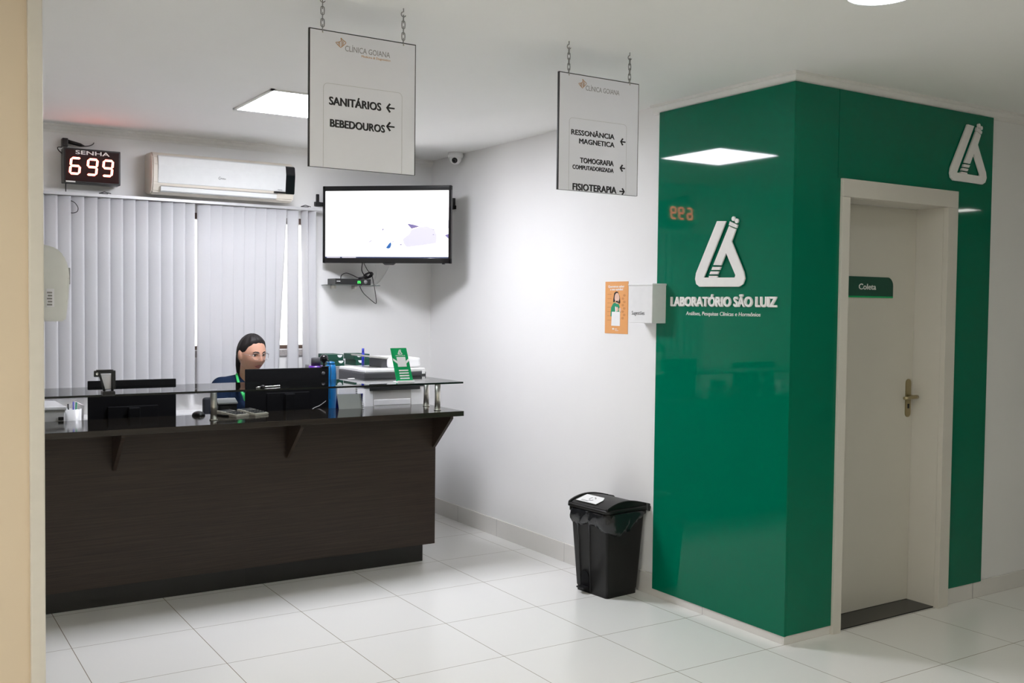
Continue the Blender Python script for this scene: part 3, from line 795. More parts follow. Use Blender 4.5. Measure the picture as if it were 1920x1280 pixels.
# ------------------------------------------------------------------ air conditioner
ac = thing('air_conditioner', (-1.6, 3.4, 2.22), 'white split air conditioner with a black end strip above the blind', 'air conditioner')
prof = [(3.50, 2.235), (3.36, 2.222), (3.315, 2.236), (3.296, 2.290), (3.288, 2.40), (3.300, 2.455), (3.335, 2.482), (3.50, 2.488)]
MB().prism([(p[0], p[1]) for p in prof], (-2.062, 0, 0), Y, Z, X, 0.918, 0.008).build('body', M['cream'], ac)
MB().prism([(3.300, 2.290), (3.292, 2.290), (3.279, 2.40), (3.288, 2.453), (3.300, 2.462), (3.31, 2.46)], (-2.028, 0, 0), Y, Z, X, 0.822, 0.002).build('front_panel', M['gwhite'], ac, label='glossy white front cover')
MB().prism([(3.305, 2.276), (3.293, 2.276), (3.277, 2.40), (3.286, 2.453), (3.300, 2.460), (3.31, 2.46)], (-1.205, 0, 0), Y, Z, X, 0.062, 0.003).build('end_strip', M['gloss'], ac, label='black end strip')
MB().box(-1.285, -1.205, 3.288, 3.302, 2.277, 2.287).build('display_tab', M['gloss'], ac)
MB().prism([(3.312, 2.2355), (3.290, 2.242), (3.287, 2.268), (3.30, 2.272)], (-2.012, 0, 0), Y, Z, X, 0.745, 0.001).build('louver', M['gwhite'], ac)
k = MB()
k.box(-2.012, -1.262, 3.2845, 3.290, 2.2695, 2.2715)
k.build('slot_line', M['darkgrey'], ac)
k = MB()
put_text(k, 'Midea', (-1.642, 3.2815, 2.339), X, Z, -Y, 0.034, 0.008, off=0.0, depth=0.001)
k.tube([(-1.645 + 0.0085 * math.cos(a), 3.281, 2.344 + 0.0085 * math.sin(a)) for a in [R(70 + i * 22) for i in range(11)]], 0.0009, 5)
put_text(MB(), 'inverter', (-1.262, 3.284, 2.297), X, Z, -Y, 0.032, 0.006, off=0.0, depth=0.001).build('lettering', M['ink'], ac)
k.build('lettering', M['ink'], ac)

# ------------------------------------------------------------------ queue display
qd = thing('queue_display', (-2.40, 3.43, 2.26), 'black queue display reading SENHA 699 in glowing red', 'display')
MB().box(-2.556, -2.232, 3.375, 3.475, 2.262, 2.470, 0.004).box(-2.46, -2.34, 3.47, 3.5, 2.30, 2.42).build('housing', M['black'], qd)
MB().box(-2.546, -2.242, 3.3725, 3.377, 2.272, 2.460).build('face', M['displayface'], qd)
put_text(MB(), 'SENHA', (-2.491, 3.3722, 2.4345), X, Z, -Y, 0.195, 0.0225, off=0.006, bold=0.03, depth=0.0008).build('lettering', M['letter'], qd)
SEG = {'6': 'afgedc', '9': 'abgfcd', '0': 'abcdef', '5': 'afgcd'}
def digit(mb, ch, x, z, w_, h_, y, th, d=0.002, sh=0.10):
    def seg(a, b):
        ax, az = a; bx_, bz = b
        L = math.hypot(bx_ - ax, bz - az); ux, uz = (bx_ - ax) / L, (bz - az) / L; nx, nz = -uz, ux
        g = th * 0.12; hw = th / 2
        pts = [(ax + ux * g, az + uz * g), (ax + ux * (g + hw) + nx * hw, az + uz * (g + hw) + nz * hw), (bx_ - ux * (g + hw) + nx * hw, bz - uz * (g + hw) + nz * hw),
               (bx_ - ux * g, bz - uz * g), (bx_ - ux * (g + hw) - nx * hw, bz - uz * (g + hw) - nz * hw), (ax + ux * (g + hw) - nx * hw, az + uz * (g + hw) - nz * hw)]
        mb.prism([(p[0] + (p[1] - z) * sh, p[1]) for p in pts], (0, y, 0), X, Z, -Y, d)
    T = {'a': ((x, z + h_), (x + w_, z + h_)), 'g': ((x, z + h_ / 2), (x + w_, z + h_ / 2)), 'd': ((x, z), (x + w_, z)),
         'f': ((x, z + h_ / 2), (x, z + h_)), 'b': ((x + w_, z + h_ / 2), (x + w_, z + h_)), 'e': ((x, z), (x, z + h_ / 2)), 'c': ((x + w_, z), (x + w_, z + h_ / 2))}
    for c in SEG[ch]: seg(*T[c])
    return mb
for ch, x in (('6', -2.523), ('9', -2.427), ('9', -2.338)):
    digit(MB(), ch, x, 2.316, 0.052, 0.093, 3.3722, 0.0125).build('digit', M['led'], qd, label='glowing red digit ' + ch)
MB().box(-2.545, -2.492, 3.3715, 3.3725, 2.2635, 2.2715).build('sticker', M['letter'], qd)
MB().tube(smooth_path([(-2.556, 3.44, 2.44), (-2.572, 3.46, 2.46), (-2.575, 3.47, 2.478), (-2.552, 3.475, 2.482)]), 0.003).build('cable', M['ink'], qd)
MB().tube(smooth_path([(-2.535, 3.44, 2.263), (-2.533, 3.46, 2.24), (-2.530, 3.47, 2.205)]), 0.003).build('cable', M['ink'], qd)
pa = thing('power_adapter', (-2.53, 3.47, 2.50), 'black power plug with adapter on the wall above the red queue display', 'power adapter')
MB().box(-2.553, -2.52, 3.44, 3.5, 2.484, 2.535, 0.005).build('plug', M['black'], pa)
MB().cyl((-2.52, 3.462, 2.518), (-2.45, 3.462, 2.503), 0.012, 0.011, 14).cyl((-2.45, 3.462, 2.503), (-2.425, 3.462, 2.498), 0.011, 0.004, 14).build('adapter', M['black'], pa)
MB().tube(smooth_path([(-2.425, 3.462, 2.498), (-2.40, 3.465, 2.502), (-2.375, 3.48, 2.515), (-2.365, 3.495, 2.528)]), 0.0028).build('cable', M['ink'], pa)
lc = MB().tube(smooth_path([(-2.512, 3.405, 2.155), (-2.49, 3.40, 2.142), (-2.474, 3.398, 2.115), (-2.478, 3.398, 2.092), (-2.497, 3.40, 2.082), (-2.512, 3.406, 2.082)]), 0.0022).build('hanging_cable', M['ink'])
tag(lc, 'thin black cable loop sticking out between blind slats under the queue display', 'cable')

# ------------------------------------------------------------------ television in the corner
TC = Vector((-0.543, 3.128, 2.097))
ta = R(-42)
Ft = Matrix.Translation(TC) @ Matrix.Rotation(ta, 4, 'Z')      # local x along the screen, -y out of it
tv = thing('television', TC, 'flat television showing a bright white scene in the corner', 'television', rz=ta)
TW, TH = 0.912, 0.530
bz = MB(Ft)
s0, s1 = 0.0125, 0.018
bz.box(-TW / 2, TW / 2, -0.012, 0.030, TH / 2 - 0.034, TH / 2, 0.003).box(-TW / 2, TW / 2, -0.012, 0.030, -TH / 2, -TH / 2 + 0.036, 0.003)
bz.box(-TW / 2, -TW / 2 + s1, -0.012, 0.030, -TH / 2, TH / 2, 0.003).box(TW / 2 - s1, TW / 2, -0.012, 0.030, -TH / 2, TH / 2, 0.003)
bz.box(-TW / 2 + 0.004, TW / 2 - 0.004, 0.004, 0.034, -TH / 2 + 0.004, TH / 2 - 0.004).box(-0.18, 0.18, 0.03, 0.06, -0.20, 0.14, 0.01)
bz.build('bezel', M['gloss'], tv)
SX0, SX1, SZ0, SZ1 = -TW / 2 + s1 - 0.002, TW / 2 - s1 + 0.002, -TH / 2 + 0.034, TH / 2 - 0.032
so = MB(Ft).box(SX0, SX1, -0.004, 0.004, SZ0, SZ1).build('screen', M['screen'], tv)
def scr(name, pts, mm):
    """picture on the screen; u, v in 0..1 of the screen from its lower left"""
    mb = MB(Ft)
    mb.prism([(SX0 + u * (SX1 - SX0), SZ0 + v * (SZ1 - SZ0)) for u, v in pts], (0, -0.004, 0), X, Z, -Y, 0.0008 + scr.n * 0.0003)
    scr.n += 1
    return mb.build(name, M[mm], so)
scr.n = 0
scr('pale_shape', [(0.55, 0.50), (0.70, 0.52), (0.85, 0.47), (1.0, 0.44), (1.0, 0.56), (0.93, 0.55), (0.85, 0.53), (0.75, 0.55)], 'scr_pale')
scr('lavender_shape', [(0.63, 0.28), (0.645, 0.20), (0.665, 0.165), (0.78, 0.19), (0.90, 0.225), (0.905, 0.34), (0.885, 0.42), (0.83, 0.47), (0.76, 0.46), (0.70, 0.42), (0.685, 0.36)], 'scr_lav')
scr('red_shape', [(0.70, 0.435), (0.73, 0.45), (0.76, 0.465), (0.705, 0.485)], 'scr_red')
scr('dark_shape', [(0.665, 0.512), (0.72, 0.495), (0.765, 0.470), (0.70, 0.440)], 'scr_purple')
scr('blue_shape', [(0.497, 0.155), (0.515, 0.140), (0.532, 0.155), (0.541, 0.20), (0.538, 0.235), (0.525, 0.225)], 'scr_blue')
for q in ([(0.36, 0.235), (0.385, 0.26), (0.382, 0.268), (0.358, 0.243)], [(0.545, 0.245), (0.56, 0.255), (0.556, 0.235)], [(0.605, 0.20), (0.622, 0.215), (0.625, 0.19)],
          [(0.862, 0.425), (0.885, 0.42), (0.883, 0.428)], [(0.87, 0.345), (0.885, 0.345), (0.878, 0.355)], [(0.955, 0.29), (0.975, 0.33), (1.0, 0.285), (1.0, 0.36), (0.975, 0.345)], [(0.465, 0.40), (0.48, 0.43), (0.47, 0.44)]):
    scr('dark_mark', q, 'scr_purple')
scr('caption_strip', [(0.0, -0.01), (1, -0.01), (1, 0.022), (0, 0.022)], 'scr_strip')
scr('caption', [(0.015, 0.004), (0.125, 0.004), (0.125, 0.016), (0.015, 0.016)], 'scr_lav')
scr('caption', [(0.14, 0.004), (0.255, 0.004), (0.255, 0.016), (0.14, 0.016)], 'scr_lav')
MB(Ft).prism([(-0.045, 0), (0.045, 0), (0.03, -0.012), (-0.03, -0.012)], (0.02, -0.010, -TH / 2), X, Z, Y, 0.02).box(0.395, 0.412, -0.01, 0.01, -TH / 2 - 0.006, -TH / 2).build('sensor', M['black'], tv)
wb = thing('wall_bracket', (-0.2, 3.3, 2.2), 'black bracket arms holding the television into the corner', 'bracket')
k = MB()
k.box(-0.925, -0.885, 3.475, 3.5, 2.230, 2.258, 0.003).box(-0.912, -0.892, 3.482, 3.5, 2.235, 2.312, 0.003)
k.box(-0.90, -0.55, 3.482, 3.5, 2.231, 2.257, 0.002).tube([(-0.56, 3.485, 2.244), (-0.50, 3.36, 2.20), (-0.46, 3.27, 2.17)], 0.012)
k.build('arm', M['blackmat'], wb)
k = MB()
k.box(-0.03, 0.0, 3.12, 3.165, 2.235, 2.262, 0.003).box(-0.02, 0.0, 3.132, 3.152, 2.235, 2.315, 0.003).box(-0.018, 0.0, 3.12, 3.40, 2.238, 2.260, 0.002)
k.tube([(-0.015, 3.38, 2.248), (-0.25, 3.32, 2.20), (-0.40, 3.235, 2.17)], 0.012)
k.build('arm', M['blackmat'], wb)

# set-top box on a glass shelf, cables
gs = thing('glass_wall_shelf', (-0.68, 3.42, 1.68), 'small clear glass shelf on the wall below the television', 'shelf')
MB().box(-0.868, -0.506, 3.30, 3.5, 1.6765, 1.683, 0.001).build('pane', M['glass'], gs)
for x in (-0.79, -0.63): MB().box(x - 0.010, x + 0.010, 3.44, 3.5, 1.655, 1.6765, 0.003).build('support', M['steel'], gs)
sb = thing('set_top_box', (-0.71, 3.38, 1.683), 'black receiver box with a small green number on the glass wall shelf', 'receiver')
MB().box(-0.838, -0.572, 3.318, 3.46, 1.684, 1.724, 0.002).build('case', M['black'], sb)
k = MB()
digit(k, '0', -0.672, 1.694, 0.008, 0.015, 3.3178, 0.0025, 0.0006); digit(k, '5', -0.659, 1.694, 0.008, 0.015, 3.3178, 0.0025, 0.0006)
k.build('digits', M['ledg'], sb, label='glowing green digits')
MB().lathe([(0, 0), (0.014, 0), (0.013, 0.003), (0, 0.003)], (-0.612, 3.3178, 1.704), -Y, 20).build('button', M['grey'], sb)
MB().box(-0.828, -0.802, 3.3172, 3.318, 1.703, 1.708).build('badge', M['letter'], sb)
cc = thing('cable_bundle', (-0.62, 3.42, 1.70), 'tangled black cables hanging from the television past the glass wall shelf', 'cable')
k = MB()
k.tube(smooth_path([(-0.600, 3.40, 1.84), (-0.605, 3.40, 1.79), (-0.592, 3.39, 1.755), (-0.582, 3.385, 1.735)]), 0.0035)
k.tube(smooth_path([(-0.590, 3.40, 1.84), (-0.565, 3.39, 1.79), (-0.535, 3.385, 1.755), (-0.520, 3.385, 1.70), (-0.508, 3.385, 1.64), (-0.498, 3.385, 1.575), (-0.505, 3.385, 1.555), (-0.560, 3.385, 1.595), (-0.600, 3.385, 1.63), (-0.622, 3.39, 1.67), (-0.62, 3.40, 1.695)]), 0.0026)
k.tube(smooth_path([(-0.765, 3.40, 1.724), (-0.758, 3.40, 1.75), (-0.725, 3.395, 1.765), (-0.68, 3.39, 1.752), (-0.64, 3.385, 1.735), (-0.60, 3.38, 1.74)]), 0.0030)
for s in range(4):
    k.tube([(-0.567 + (0.042 - s * 0.006) * math.cos(a) * 0.9, 3.375 + s * 0.004, 1.752 + 0.012 * math.cos(a) + (0.020 - s * 0.003) * math.sin(a)) for a in [i * PI / 10 for i in range(20)]], 0.003, 6, closed=True)
k.tube([(-0.64, 3.378, 1.731), (-0.60, 3.372, 1.738), (-0.575, 3.372, 1.748)], [0.006, 0.009, 0.005], 8)
k.build('black_cable', M['ink'], cc)
k = MB().tube(smooth_path([(-0.475, 3.46, 1.84), (-0.460, 3.47, 1.79), (-0.462, 3.475, 1.74), (-0.485, 3.48, 1.70), (-0.54, 3.48, 1.69), (-0.575, 3.46, 1.695)]), 0.003)
k.tube(smooth_path([(-0.35, 3.48, 1.84), (-0.37, 3.485, 1.79), (-0.41, 3.487, 1.73), (-0.46, 3.488, 1.685), (-0.53, 3.488, 1.668), (-0.58, 3.488, 1.672)]), 0.003)
wcb = k.build('white_cable', M['white'])
tag(wcb, 'pale cable looping on the wall from television to receiver box', 'cable')

# dome camera
sc = thing('security_camera', (-0.06, 3.02, CEIL), 'white dome security camera at the ceiling above the television corner', 'camera')
scx, scy = -0.058, 3.035
MB().lathe([(0.0, CEIL), (0.052, CEIL), (0.055, CEIL - 0.02), (0.052, CEIL - 0.034), (0.0, CEIL - 0.034)], (scx, scy, 0)).build('base', M['white'], sc)
MB().ell((scx, scy, CEIL - 0.038), 0.043, 0.043, 0.043).build('dome', M['white'], sc)
d = Vector((-0.50, -0.62, -0.45)).normalized()
MB().lathe([(0, 0.030), (0.021, 0.034), (0.019, 0.045), (0.0, 0.047)], (scx, scy, CEIL - 0.038), d, 20).build('lens', M['gloss'], sc)

# ------------------------------------------------------------------ hanging signs
def chain(mb, x, y, z0, z1):
    n = 5
    pitch = (z1 - z0) / n
    L = pitch / 2 + 0.004; wd = 0.0065
    for i in range(n):
        zc = z0 + (i + 0.5) * pitch
        ax = X if i % 2 else Vector((0.35, 0.94, 0))
        pts = []
        for a in range(12):
            t_ = a * 2 * PI / 12
            zz = (L - wd) * (1 if math.sin(t_) > 0 else -1) if abs(math.sin(t_)) > 0.01 else 0
            pts.append(Vector((x, y, zc)) + ax * (wd * math.cos(t_)) + Z * (zz + wd * math.sin(t_)))
        mb.tube(pts, 0.0017, 6, closed=True)
    return mb
def hanging_sign(x0, x1, y, z0, z1, xl, xr, label):
    t = thing('hanging_sign', ((x0 + x1) / 2, y, z0), label, 'sign', 'white direction signs hanging from the ceiling')
    MB().box(x0, x1, y, y + 0.010, z0, z1, 0.0008).build('board', M['signback'], t, label='black edged board')
    MB().box(x0 + 0.004, x1 - 0.004, y - 0.0012, y + 0.001, z0 + 0.001, z1 - 0.004).build('face', M['signface'], t)
    for cx in (xl, xr):
        zt = 2.592
        cc_ = chain(MB(), cx, y + 0.003, z1 - 0.008, zt).build('chain', M['chainmetal'], t)
        MB().tube([(cx + 0.0, y + 0.003, CEIL)] + [(cx + 0.009 * math.cos(a), y + 0.003, zt + 0.006 + 0.009 * math.sin(a)) for a in [R(90 + i * 28) for i in range(10)]], 0.0019, 6).build('hook', M['chainmetal'], cc_)
        MB().cyl((cx, y - 0.003, z1 - 0.010), (cx, y + 0.012, z1 - 0.010), 0.0022, n=8).build('screw', M['steel'], t)
    return t
def clinic_head(t, x0, x1, zb, cap, ex0, ex1, ez0, ez1, y, sub=None):
    k = MB()
    put_text(k, 'CLÍNICA GOIANA', (x0, y, zb), X, Z, -Y, x1 - x0, cap, depth=0.0005)
    k.build('heading', M['inkgrey'], t)
    if sub:
        put_text(MB(), 'Medicina & Diagnóstico', (sub[0], y, sub[2]), X, Z, -Y, sub[1] - sub[0], 0.0072, depth=0.0005).build('subheading', M['gold'], t)
    e = MB()
    w_, h_ = ex1 - ex0, ez1 - ez0
    P = lambda u, v: (ex0 + u * w_, y - 0.0006, ez0 + v * h_)
    up_ = [(0.50, 1.0), (0.72, 0.82), (1.0, 0.62), (0.86, 0.38), (0.50, 0.02)]
    lo_ = [(0.50, 1.0), (0.52, 0.72), (0.30, 0.55), (0.02, 0.48), (0.25, 0.22), (0.50, 0.02)]
    for path in (up_, lo_): e.tube(smooth_path([P(*p) for p in path], 6), 0.0009, 5)
    for f_ in (0.25, 0.5, 0.75):
        e.tube([P(0.5 + 0.42 * f_, 0.98 - 0.36 * f_), P(0.5 + 0.30 * f_, 0.55), P(0.5 + 0.34 * f_, 0.08 + 0.26 * f_)], 0.0007, 5)
        e.tube([P(0.5 - 0.40 * f_, 0.70 - 0.2 * f_), P(0.5 - 0.30 * f_, 0.42), P(0.5 - 0.38 * f_, 0.08 + 0.18 * f_)], 0.0007, 5)
    e.build('emblem', M['gold'], t)
def outline(t, x0, x1, z0, z1, y):
    r = 0.016
    pts = [(x0, y, z0), (x0, y, z1 - r)] + [(x0 + r - r * math.cos(a), y, z1 - r + r * math.sin(a)) for a in [i * PI / 10 for i in range(1, 6)]]
    pts += [(x1 - r + r * math.sin(a), y, z1 - r + r * math.cos(a)) for a in [i * PI / 10 for i in range(0, 6)]] + [(x1, y, z0)]
    MB().tube(pts, 0.0006, 5).build('outline', M['inkline'], t)
def arrow(mb, x0, x1, z0, z1, y, left=True):
    zc = (z0 + z1) / 2; th = 0.0055
    F_ = lambda p: (x0 + (x1 - x0) * (p if left else 1 - p))
    sgn = 1 if left else -1
    mb.prism([(x0 + 0.002, zc - th / 2), (x1, zc - th / 2), (x1, zc + th / 2), (x0 + 0.002, zc + th / 2)] if left else
             [(x0, zc - th / 2), (x1 - 0.002, zc - th / 2), (x1 - 0.002, zc + th / 2), (x0, zc + th / 2)], (0, y, 0), X, Z, -Y, 0.0006)
    h = (z1 - z0) / 2; tip = x0 if left else x1
    for s in (1, -1):
        mb.prism([(tip, zc), (tip + sgn * 0.0075, zc), (tip + sgn * (h * 0.95 + 0.0065), zc + s * h), (tip + sgn * h * 0.95, zc + s * (h + 0.0035))], (0, y, 0), X, Z, -Y, 0.0006)
    return mb
S1Y = 0.127
s1_ = hanging_sign(-2.267, -1.857, S1Y, 2.022, 2.496, -2.217, -1.907, 'hanging white sign reading SANITÁRIOS and BEBEDOUROS, nearer the counter')
yy = S1Y - 0.0012
clinic_head(s1_, -2.1344, -1.9617, 2.4334, 0.0190, -2.170, -2.132, 2.442, 2.476, yy, (-2.072, -1.9605, 2.4205))
outline(s1_, -2.2139, -1.9122, 2.024, 2.314, yy)
SGN = s1_
put_text(MB(), 'SANITÁRIOS', (-2.194, yy, 2.2415), X, Z, -Y, 0.1996, 0.0265, bold=0.065).build('lettering', M['ink'], SGN)
put_text(MB(), 'BEBEDOUROS', (-2.190, yy, 2.1655), X, Z, -Y, 0.2107, 0.0255, bold=0.065).build('lettering', M['ink'], SGN)
arrow(MB(), -1.976, -1.942, 2.2415, 2.2685, yy).build('arrow', M['ink'], SGN); arrow(MB(), -1.9755, -1.9418, 2.175, 2.2025, yy).build('arrow', M['ink'], SGN)
S2Y = 0.151
s2_ = hanging_sign(-1.202, -0.787, S2Y, 2.021, 2.494, -1.152, -0.837, 'hanging white sign reading RESSONÂNCIA MAGNETICA, nearer the green panel')
yy = S2Y - 0.0012
clinic_head(s2_, -1.0686, -0.8937, 2.4332, 0.0195, -1.105, -1.066, 2.439, 2.476, yy)
outline(s2_, -1.1484, -0.8517, 2.023, 2.315, yy)
SGN = s2_
put_text(MB(), 'RESSONÂNCIA', (-1.139, yy, 2.248), X, Z, -Y, 0.2234, 0.0200, bold=0.065).build('lettering', M['ink'], SGN)
put_text(MB(), 'MAGNETICA', (-1.099, yy, 2.215), X, Z, -Y, 0.184, 0.0195, bold=0.065).build('lettering', M['ink'], SGN)
put_text(MB(), 'TOMOGRAFIA', (-1.093, yy, 2.137), X, Z, -Y, 0.175, 0.0205, bold=0.065).build('lettering', M['ink'], SGN)
put_text(MB(), 'COMPUTADORIZADA', (-1.1305, yy, 2.1095), X, Z, -Y, 0.2128, 0.0165, bold=0.065).build('lettering', M['ink'], SGN)
put_text(MB(), 'FISIOTERAPIA', (-1.129, yy, 2.0245), X, Z, -Y, 0.228, 0.0262, bold=0.065).build('lettering', M['ink'], SGN)
arrow(MB(), -0.886, -0.857, 2.230, 2.2545, yy).build('arrow', M['ink'], SGN); arrow(MB(), -0.886, -0.857, 2.120, 2.1445, yy).build('arrow', M['ink'], SGN); arrow(MB(), -0.8858, -0.857, 2.0235, 2.0465, yy, False).build('arrow', M['ink'], SGN)

# ------------------------------------------------------------------ poster and suggestion box on the side wall
po = thing('poster', (0, 1.27, 1.40), 'orange poster with a woman in green on the white side wall', 'poster')
PXA, PZ0, PZ1, PYL, PYR = -0.0002, 1.399, 1.692, 1.372, 1.167
MB().box(-0.0022, 0.0, PYR, PYL, PZ0, PZ1).build('sheet', M['posterorange'], po)
def pp(pts, name, mm, lay):
    """flat print on the poster, u from its left edge, v from its foot, both 0..1"""
    mb = MB()
    for q in pts: mb.prism([(u * (PYL - PYR), v * (PZ1 - PZ0)) for u, v in q], (-0.0022, PYL, PZ0), -Y, Z, -X, 0.0003 * lay)
    return mb.build(name, M[mm], po)
circ = lambda cx, cy, rx, ry, n=20: [(cx + rx * math.cos(2 * PI * i / n), cy + ry * math.sin(2 * PI * i / n)) for i in range(n)]
pp([[(0.10 + 0.0, 0.25 + i * 0.083), (0.28, 0.25 + i * 0.083), (0.28, 0.262 + i * 0.083), (0.10, 0.262 + i * 0.083)] for i in range(7)] + [circ(0.78 + 0.06 * (i % 2), 0.30 + i * 0.062, 0.055, 0.024) for i in range(8)], 'pattern', 'posterdark', 1)
pp([[(0.36, 0.60), (0.36, 0.66), (0.40, 0.78), (0.48, 0.81), (0.56, 0.80), (0.64, 0.72), (0.67, 0.60), (0.64, 0.57), (0.56, 0.60), (0.45, 0.62)]], 'hair', 'hair', 1)
pp([[(0.25, 0.33), (0.27, 0.50), (0.36, 0.58), (0.46, 0.60), (0.60, 0.57), (0.64, 0.52), (0.66, 0.42), (0.70, 0.42), (0.62, 0.38), (0.55, 0.33)]], 'shirt', 'printgreen', 2)
pp([circ(0.525, 0.69, 0.105, 0.092), [(0.47, 0.58), (0.57, 0.57), (0.56, 0.63), (0.49, 0.63)], circ(0.535, 0.47, 0.05, 0.045), circ(0.66, 0.46, 0.045, 0.04)], 'face_and_hands', 'skinprint', 3)
pp([[(0.29, 0.15), (0.67, 0.15), (0.67, 0.42), (0.31, 0.42)], [(0.45, 0.52), (0.49, 0.52), (0.50, 0.40), (0.46, 0.42)]], 'white_square', 'paper', 4)
k = MB()
put_text(k, 'Queremos saber', (-0.0022, PYL - 0.13 * 0.205, PZ0 + 0.885 * 0.293), -Y, Z, -X, 0.145, 0.0125, off=0.02)
put_text(k, 'a sua opinião!', (-0.0022, PYL - 0.22 * 0.205, PZ0 + 0.83 * 0.293), -Y, Z, -X, 0.115, 0.0125, off=0.02)
k.build('lettering', M['paper'], po)
pp([circ(0.37, 0.09, 0.04, 0.018), [(0.43, 0.085), (0.55, 0.085), (0.55, 0.095), (0.43, 0.095)], [(0.45, 0.055), (0.60, 0.055), (0.60, 0.063), (0.45, 0.063)]], 'foot_mark', 'paper', 1)
sx = thing('suggestion_box', (-0.05, 0.91, 1.46), 'white suggestion box lettered Sugestões beside the orange poster', 'box')
MB().box(-0.108, 0.0, 0.838, 1.030, 1.466, 1.667, 0.003).build('case', M['white'], sx)
MB().box(-0.112, 0.0, 0.834, 1.034, 1.664, 1.674, 0.003).build('lid', M['white'], sx)
put_text(MB(), 'Sugestões', (-0.1082, 1.003, 1.509), -Y, Z, -X, 0.104, 0.020, depth=0.0006).build('lettering', M['ink'], sx)

# ------------------------------------------------------------------ pedal bin
ba = R(5)
bn = thing('trash_bin', (-0.168, 1.112, 0), 'black pedal bin with a bag folded over its rim, beside the green panel', 'bin', rz=ba)
Fb = wm(bn)
def ring_pts(dx, dy, r, z, ox=0.0, n=6):
    """rounded rectangle ring; local x is depth (front is -x), y is width"""
    out = []
    for (sx_, sy_, a0) in ((1, 1, 0), (-1, 1, 90), (-1, -1, 180), (1, -1, 270)):
        for i in range(n + 1):
            a = R(a0 + 90 * i / n)
            out.append((ox + sx_ * (dx - r) + r * math.cos(a), sy_ * (dy - r) + r * math.sin(a), z))
    return out
def loft(mb, rings, cap0=True, cap1=True):
    A = [[mb._v(p) for p in r] for r in rings]
    n = len(A[0])
    for a, b_ in zip(A, A[1:]):
        for i in range(n):
            f_ = mb.bm.faces.new((a[i], a[(i + 1) % n], b_[(i + 1) % n], b_[i])); f_.smooth = True
    if cap0: mb.bm.faces.new(A[0][::-1])
    if cap1: mb.bm.faces.new(A[-1])
    return mb
body = MB(Fb)
loft(body, [ring_pts(0.110, 0.122, 0.016, 0.0), ring_pts(0.110, 0.122, 0.016, 0.028), ring_pts(0.113, 0.125, 0.016, 0.030), ring_pts(0.138, 0.150, 0.020, 0.435), ring_pts(0.146, 0.162, 0.024, 0.437), ring_pts(0.146, 0.162, 0.024, 0.462)])
body.build('body', M['binblack'], bn)
k = MB(Fb)
arch = [(-0.032, 0.0), (0.032, 0.0), (0.032, 0.085)] + [(0.032 * math.cos(a * PI / 10), 0.085 + 0.032 * math.sin(a * PI / 10)) for a in range(1, 10)] + [(-0.032, 0.085)]
k.prism(arch, (-0.1115, 0.045, 0.004), Y, (-0.0617, 0, 1), -X, 0.003)
k.build('pedal_recess_shade', M['deepblack'], bn)  # no real hollow: a thin black arch paints in the shade of the recess
MB(Fb).prism([(-0.034, 0), (0.034, 0), (0.036, 0.45), (-0.036, 0.45)], (-0.0975, 0.022, 0.034), Y, Z, (-0.055, 0, 0.0), 0.1).build('front_rib', M['blackmat'], bn) if False else None
k = MB(Fb)
for sgn_ in (1, -1):
    k.tube([(-0.1115, 0.045 + sgn_ * 0.038, 0.01), (-0.1345, 0.045 + sgn_ * 0.046, 0.40)], 0.005, 6)
k.build('front_rib', M['blackmat'], bn)
MB(Fb).box(-0.155, -0.10, 0.016, 0.074, 0.028, 0.036, 0.003).build('pedal', M['black'], bn)
lid = MB(Fb)
rings = []
for sc_, z in ((1.0, 0.462), (1.0, 0.472), (0.97, 0.480)):
    rings.append(ring_pts(0.156 * sc_, 0.168 * sc_, 0.03, z))
loft(lid, rings)
# domed top: arched across its width
na = 12
for i in range(na):
    pass
def lid_z(x_):
    u_ = (x_ + 0.148) / 0.290
    return 0.480 + 0.030 * max(0.0, math.sin(PI * min(1, u_) ** 0.85)) ** 0.95 + 0.006 * u_
xs_ = [-0.148 + 0.290 * i / 20 for i in range(21)]
lid.prism([(x_, 0.470) for x_ in (0.142, -0.148)] + [(x_, lid_z(x_)) for x_ in xs_], (0, -0.140, 0), X, Z, Y, 0.280, 0.004)
for y_ in (-0.158, 0.140):
    lid.prism([(x_, 0.470) for x_ in (0.142, -0.150)] + [(x_, lid_z(x_) + 0.006) for x_ in xs_], (0, y_, 0), X, Z, Y, 0.018, 0.003)
lo = lid.build('lid', M['binblack'], bn)
k = MB(Fb)
xa_, xb_ = -0.128, -0.050
sv_ = Vector((xb_ - xa_, 0, lid_z(xb_) - lid_z(xa_))).normalized()
sn_ = Vector((-sv_.z, 0, sv_.x))
so0 = Vector((xa_, 0.0, lid_z(xa_) + 0.0055))
k.prism([(-0.045, 0.0), (0.115, 0.0), (0.115, 0.085), (-0.025, 0.085), (-0.045, 0.055)], so0, Y, sv_, sn_, 0.0012)
st = k.build('sticker', M['paper'], lo, label='white sticker with recycling arrows')
k = MB(Fb)
for i in range(3):
    a0 = R(90 + i * 120)
    k.tube([so0 + Y * (0.030 + 0.019 * math.cos(a0 + R(t_))) + sv_ * (0.046 + 0.019 * math.sin(a0 + R(t_))) + sn_ * 0.0016 for t_ in range(0, 82, 9)], [0.0035] * 8 + [0.006, 0.0005], 6, flat=(sn_, 0.2))
for q in (0.008, 0.016):
    k.prism([(0.03, q), (0.085, q), (0.085, q + 0.003), (0.03, q + 0.003)], so0, Y, sv_, sn_, 0.0018)
k.build('recycling_mark', M['inkgrey'], st)
k = MB(Fb)
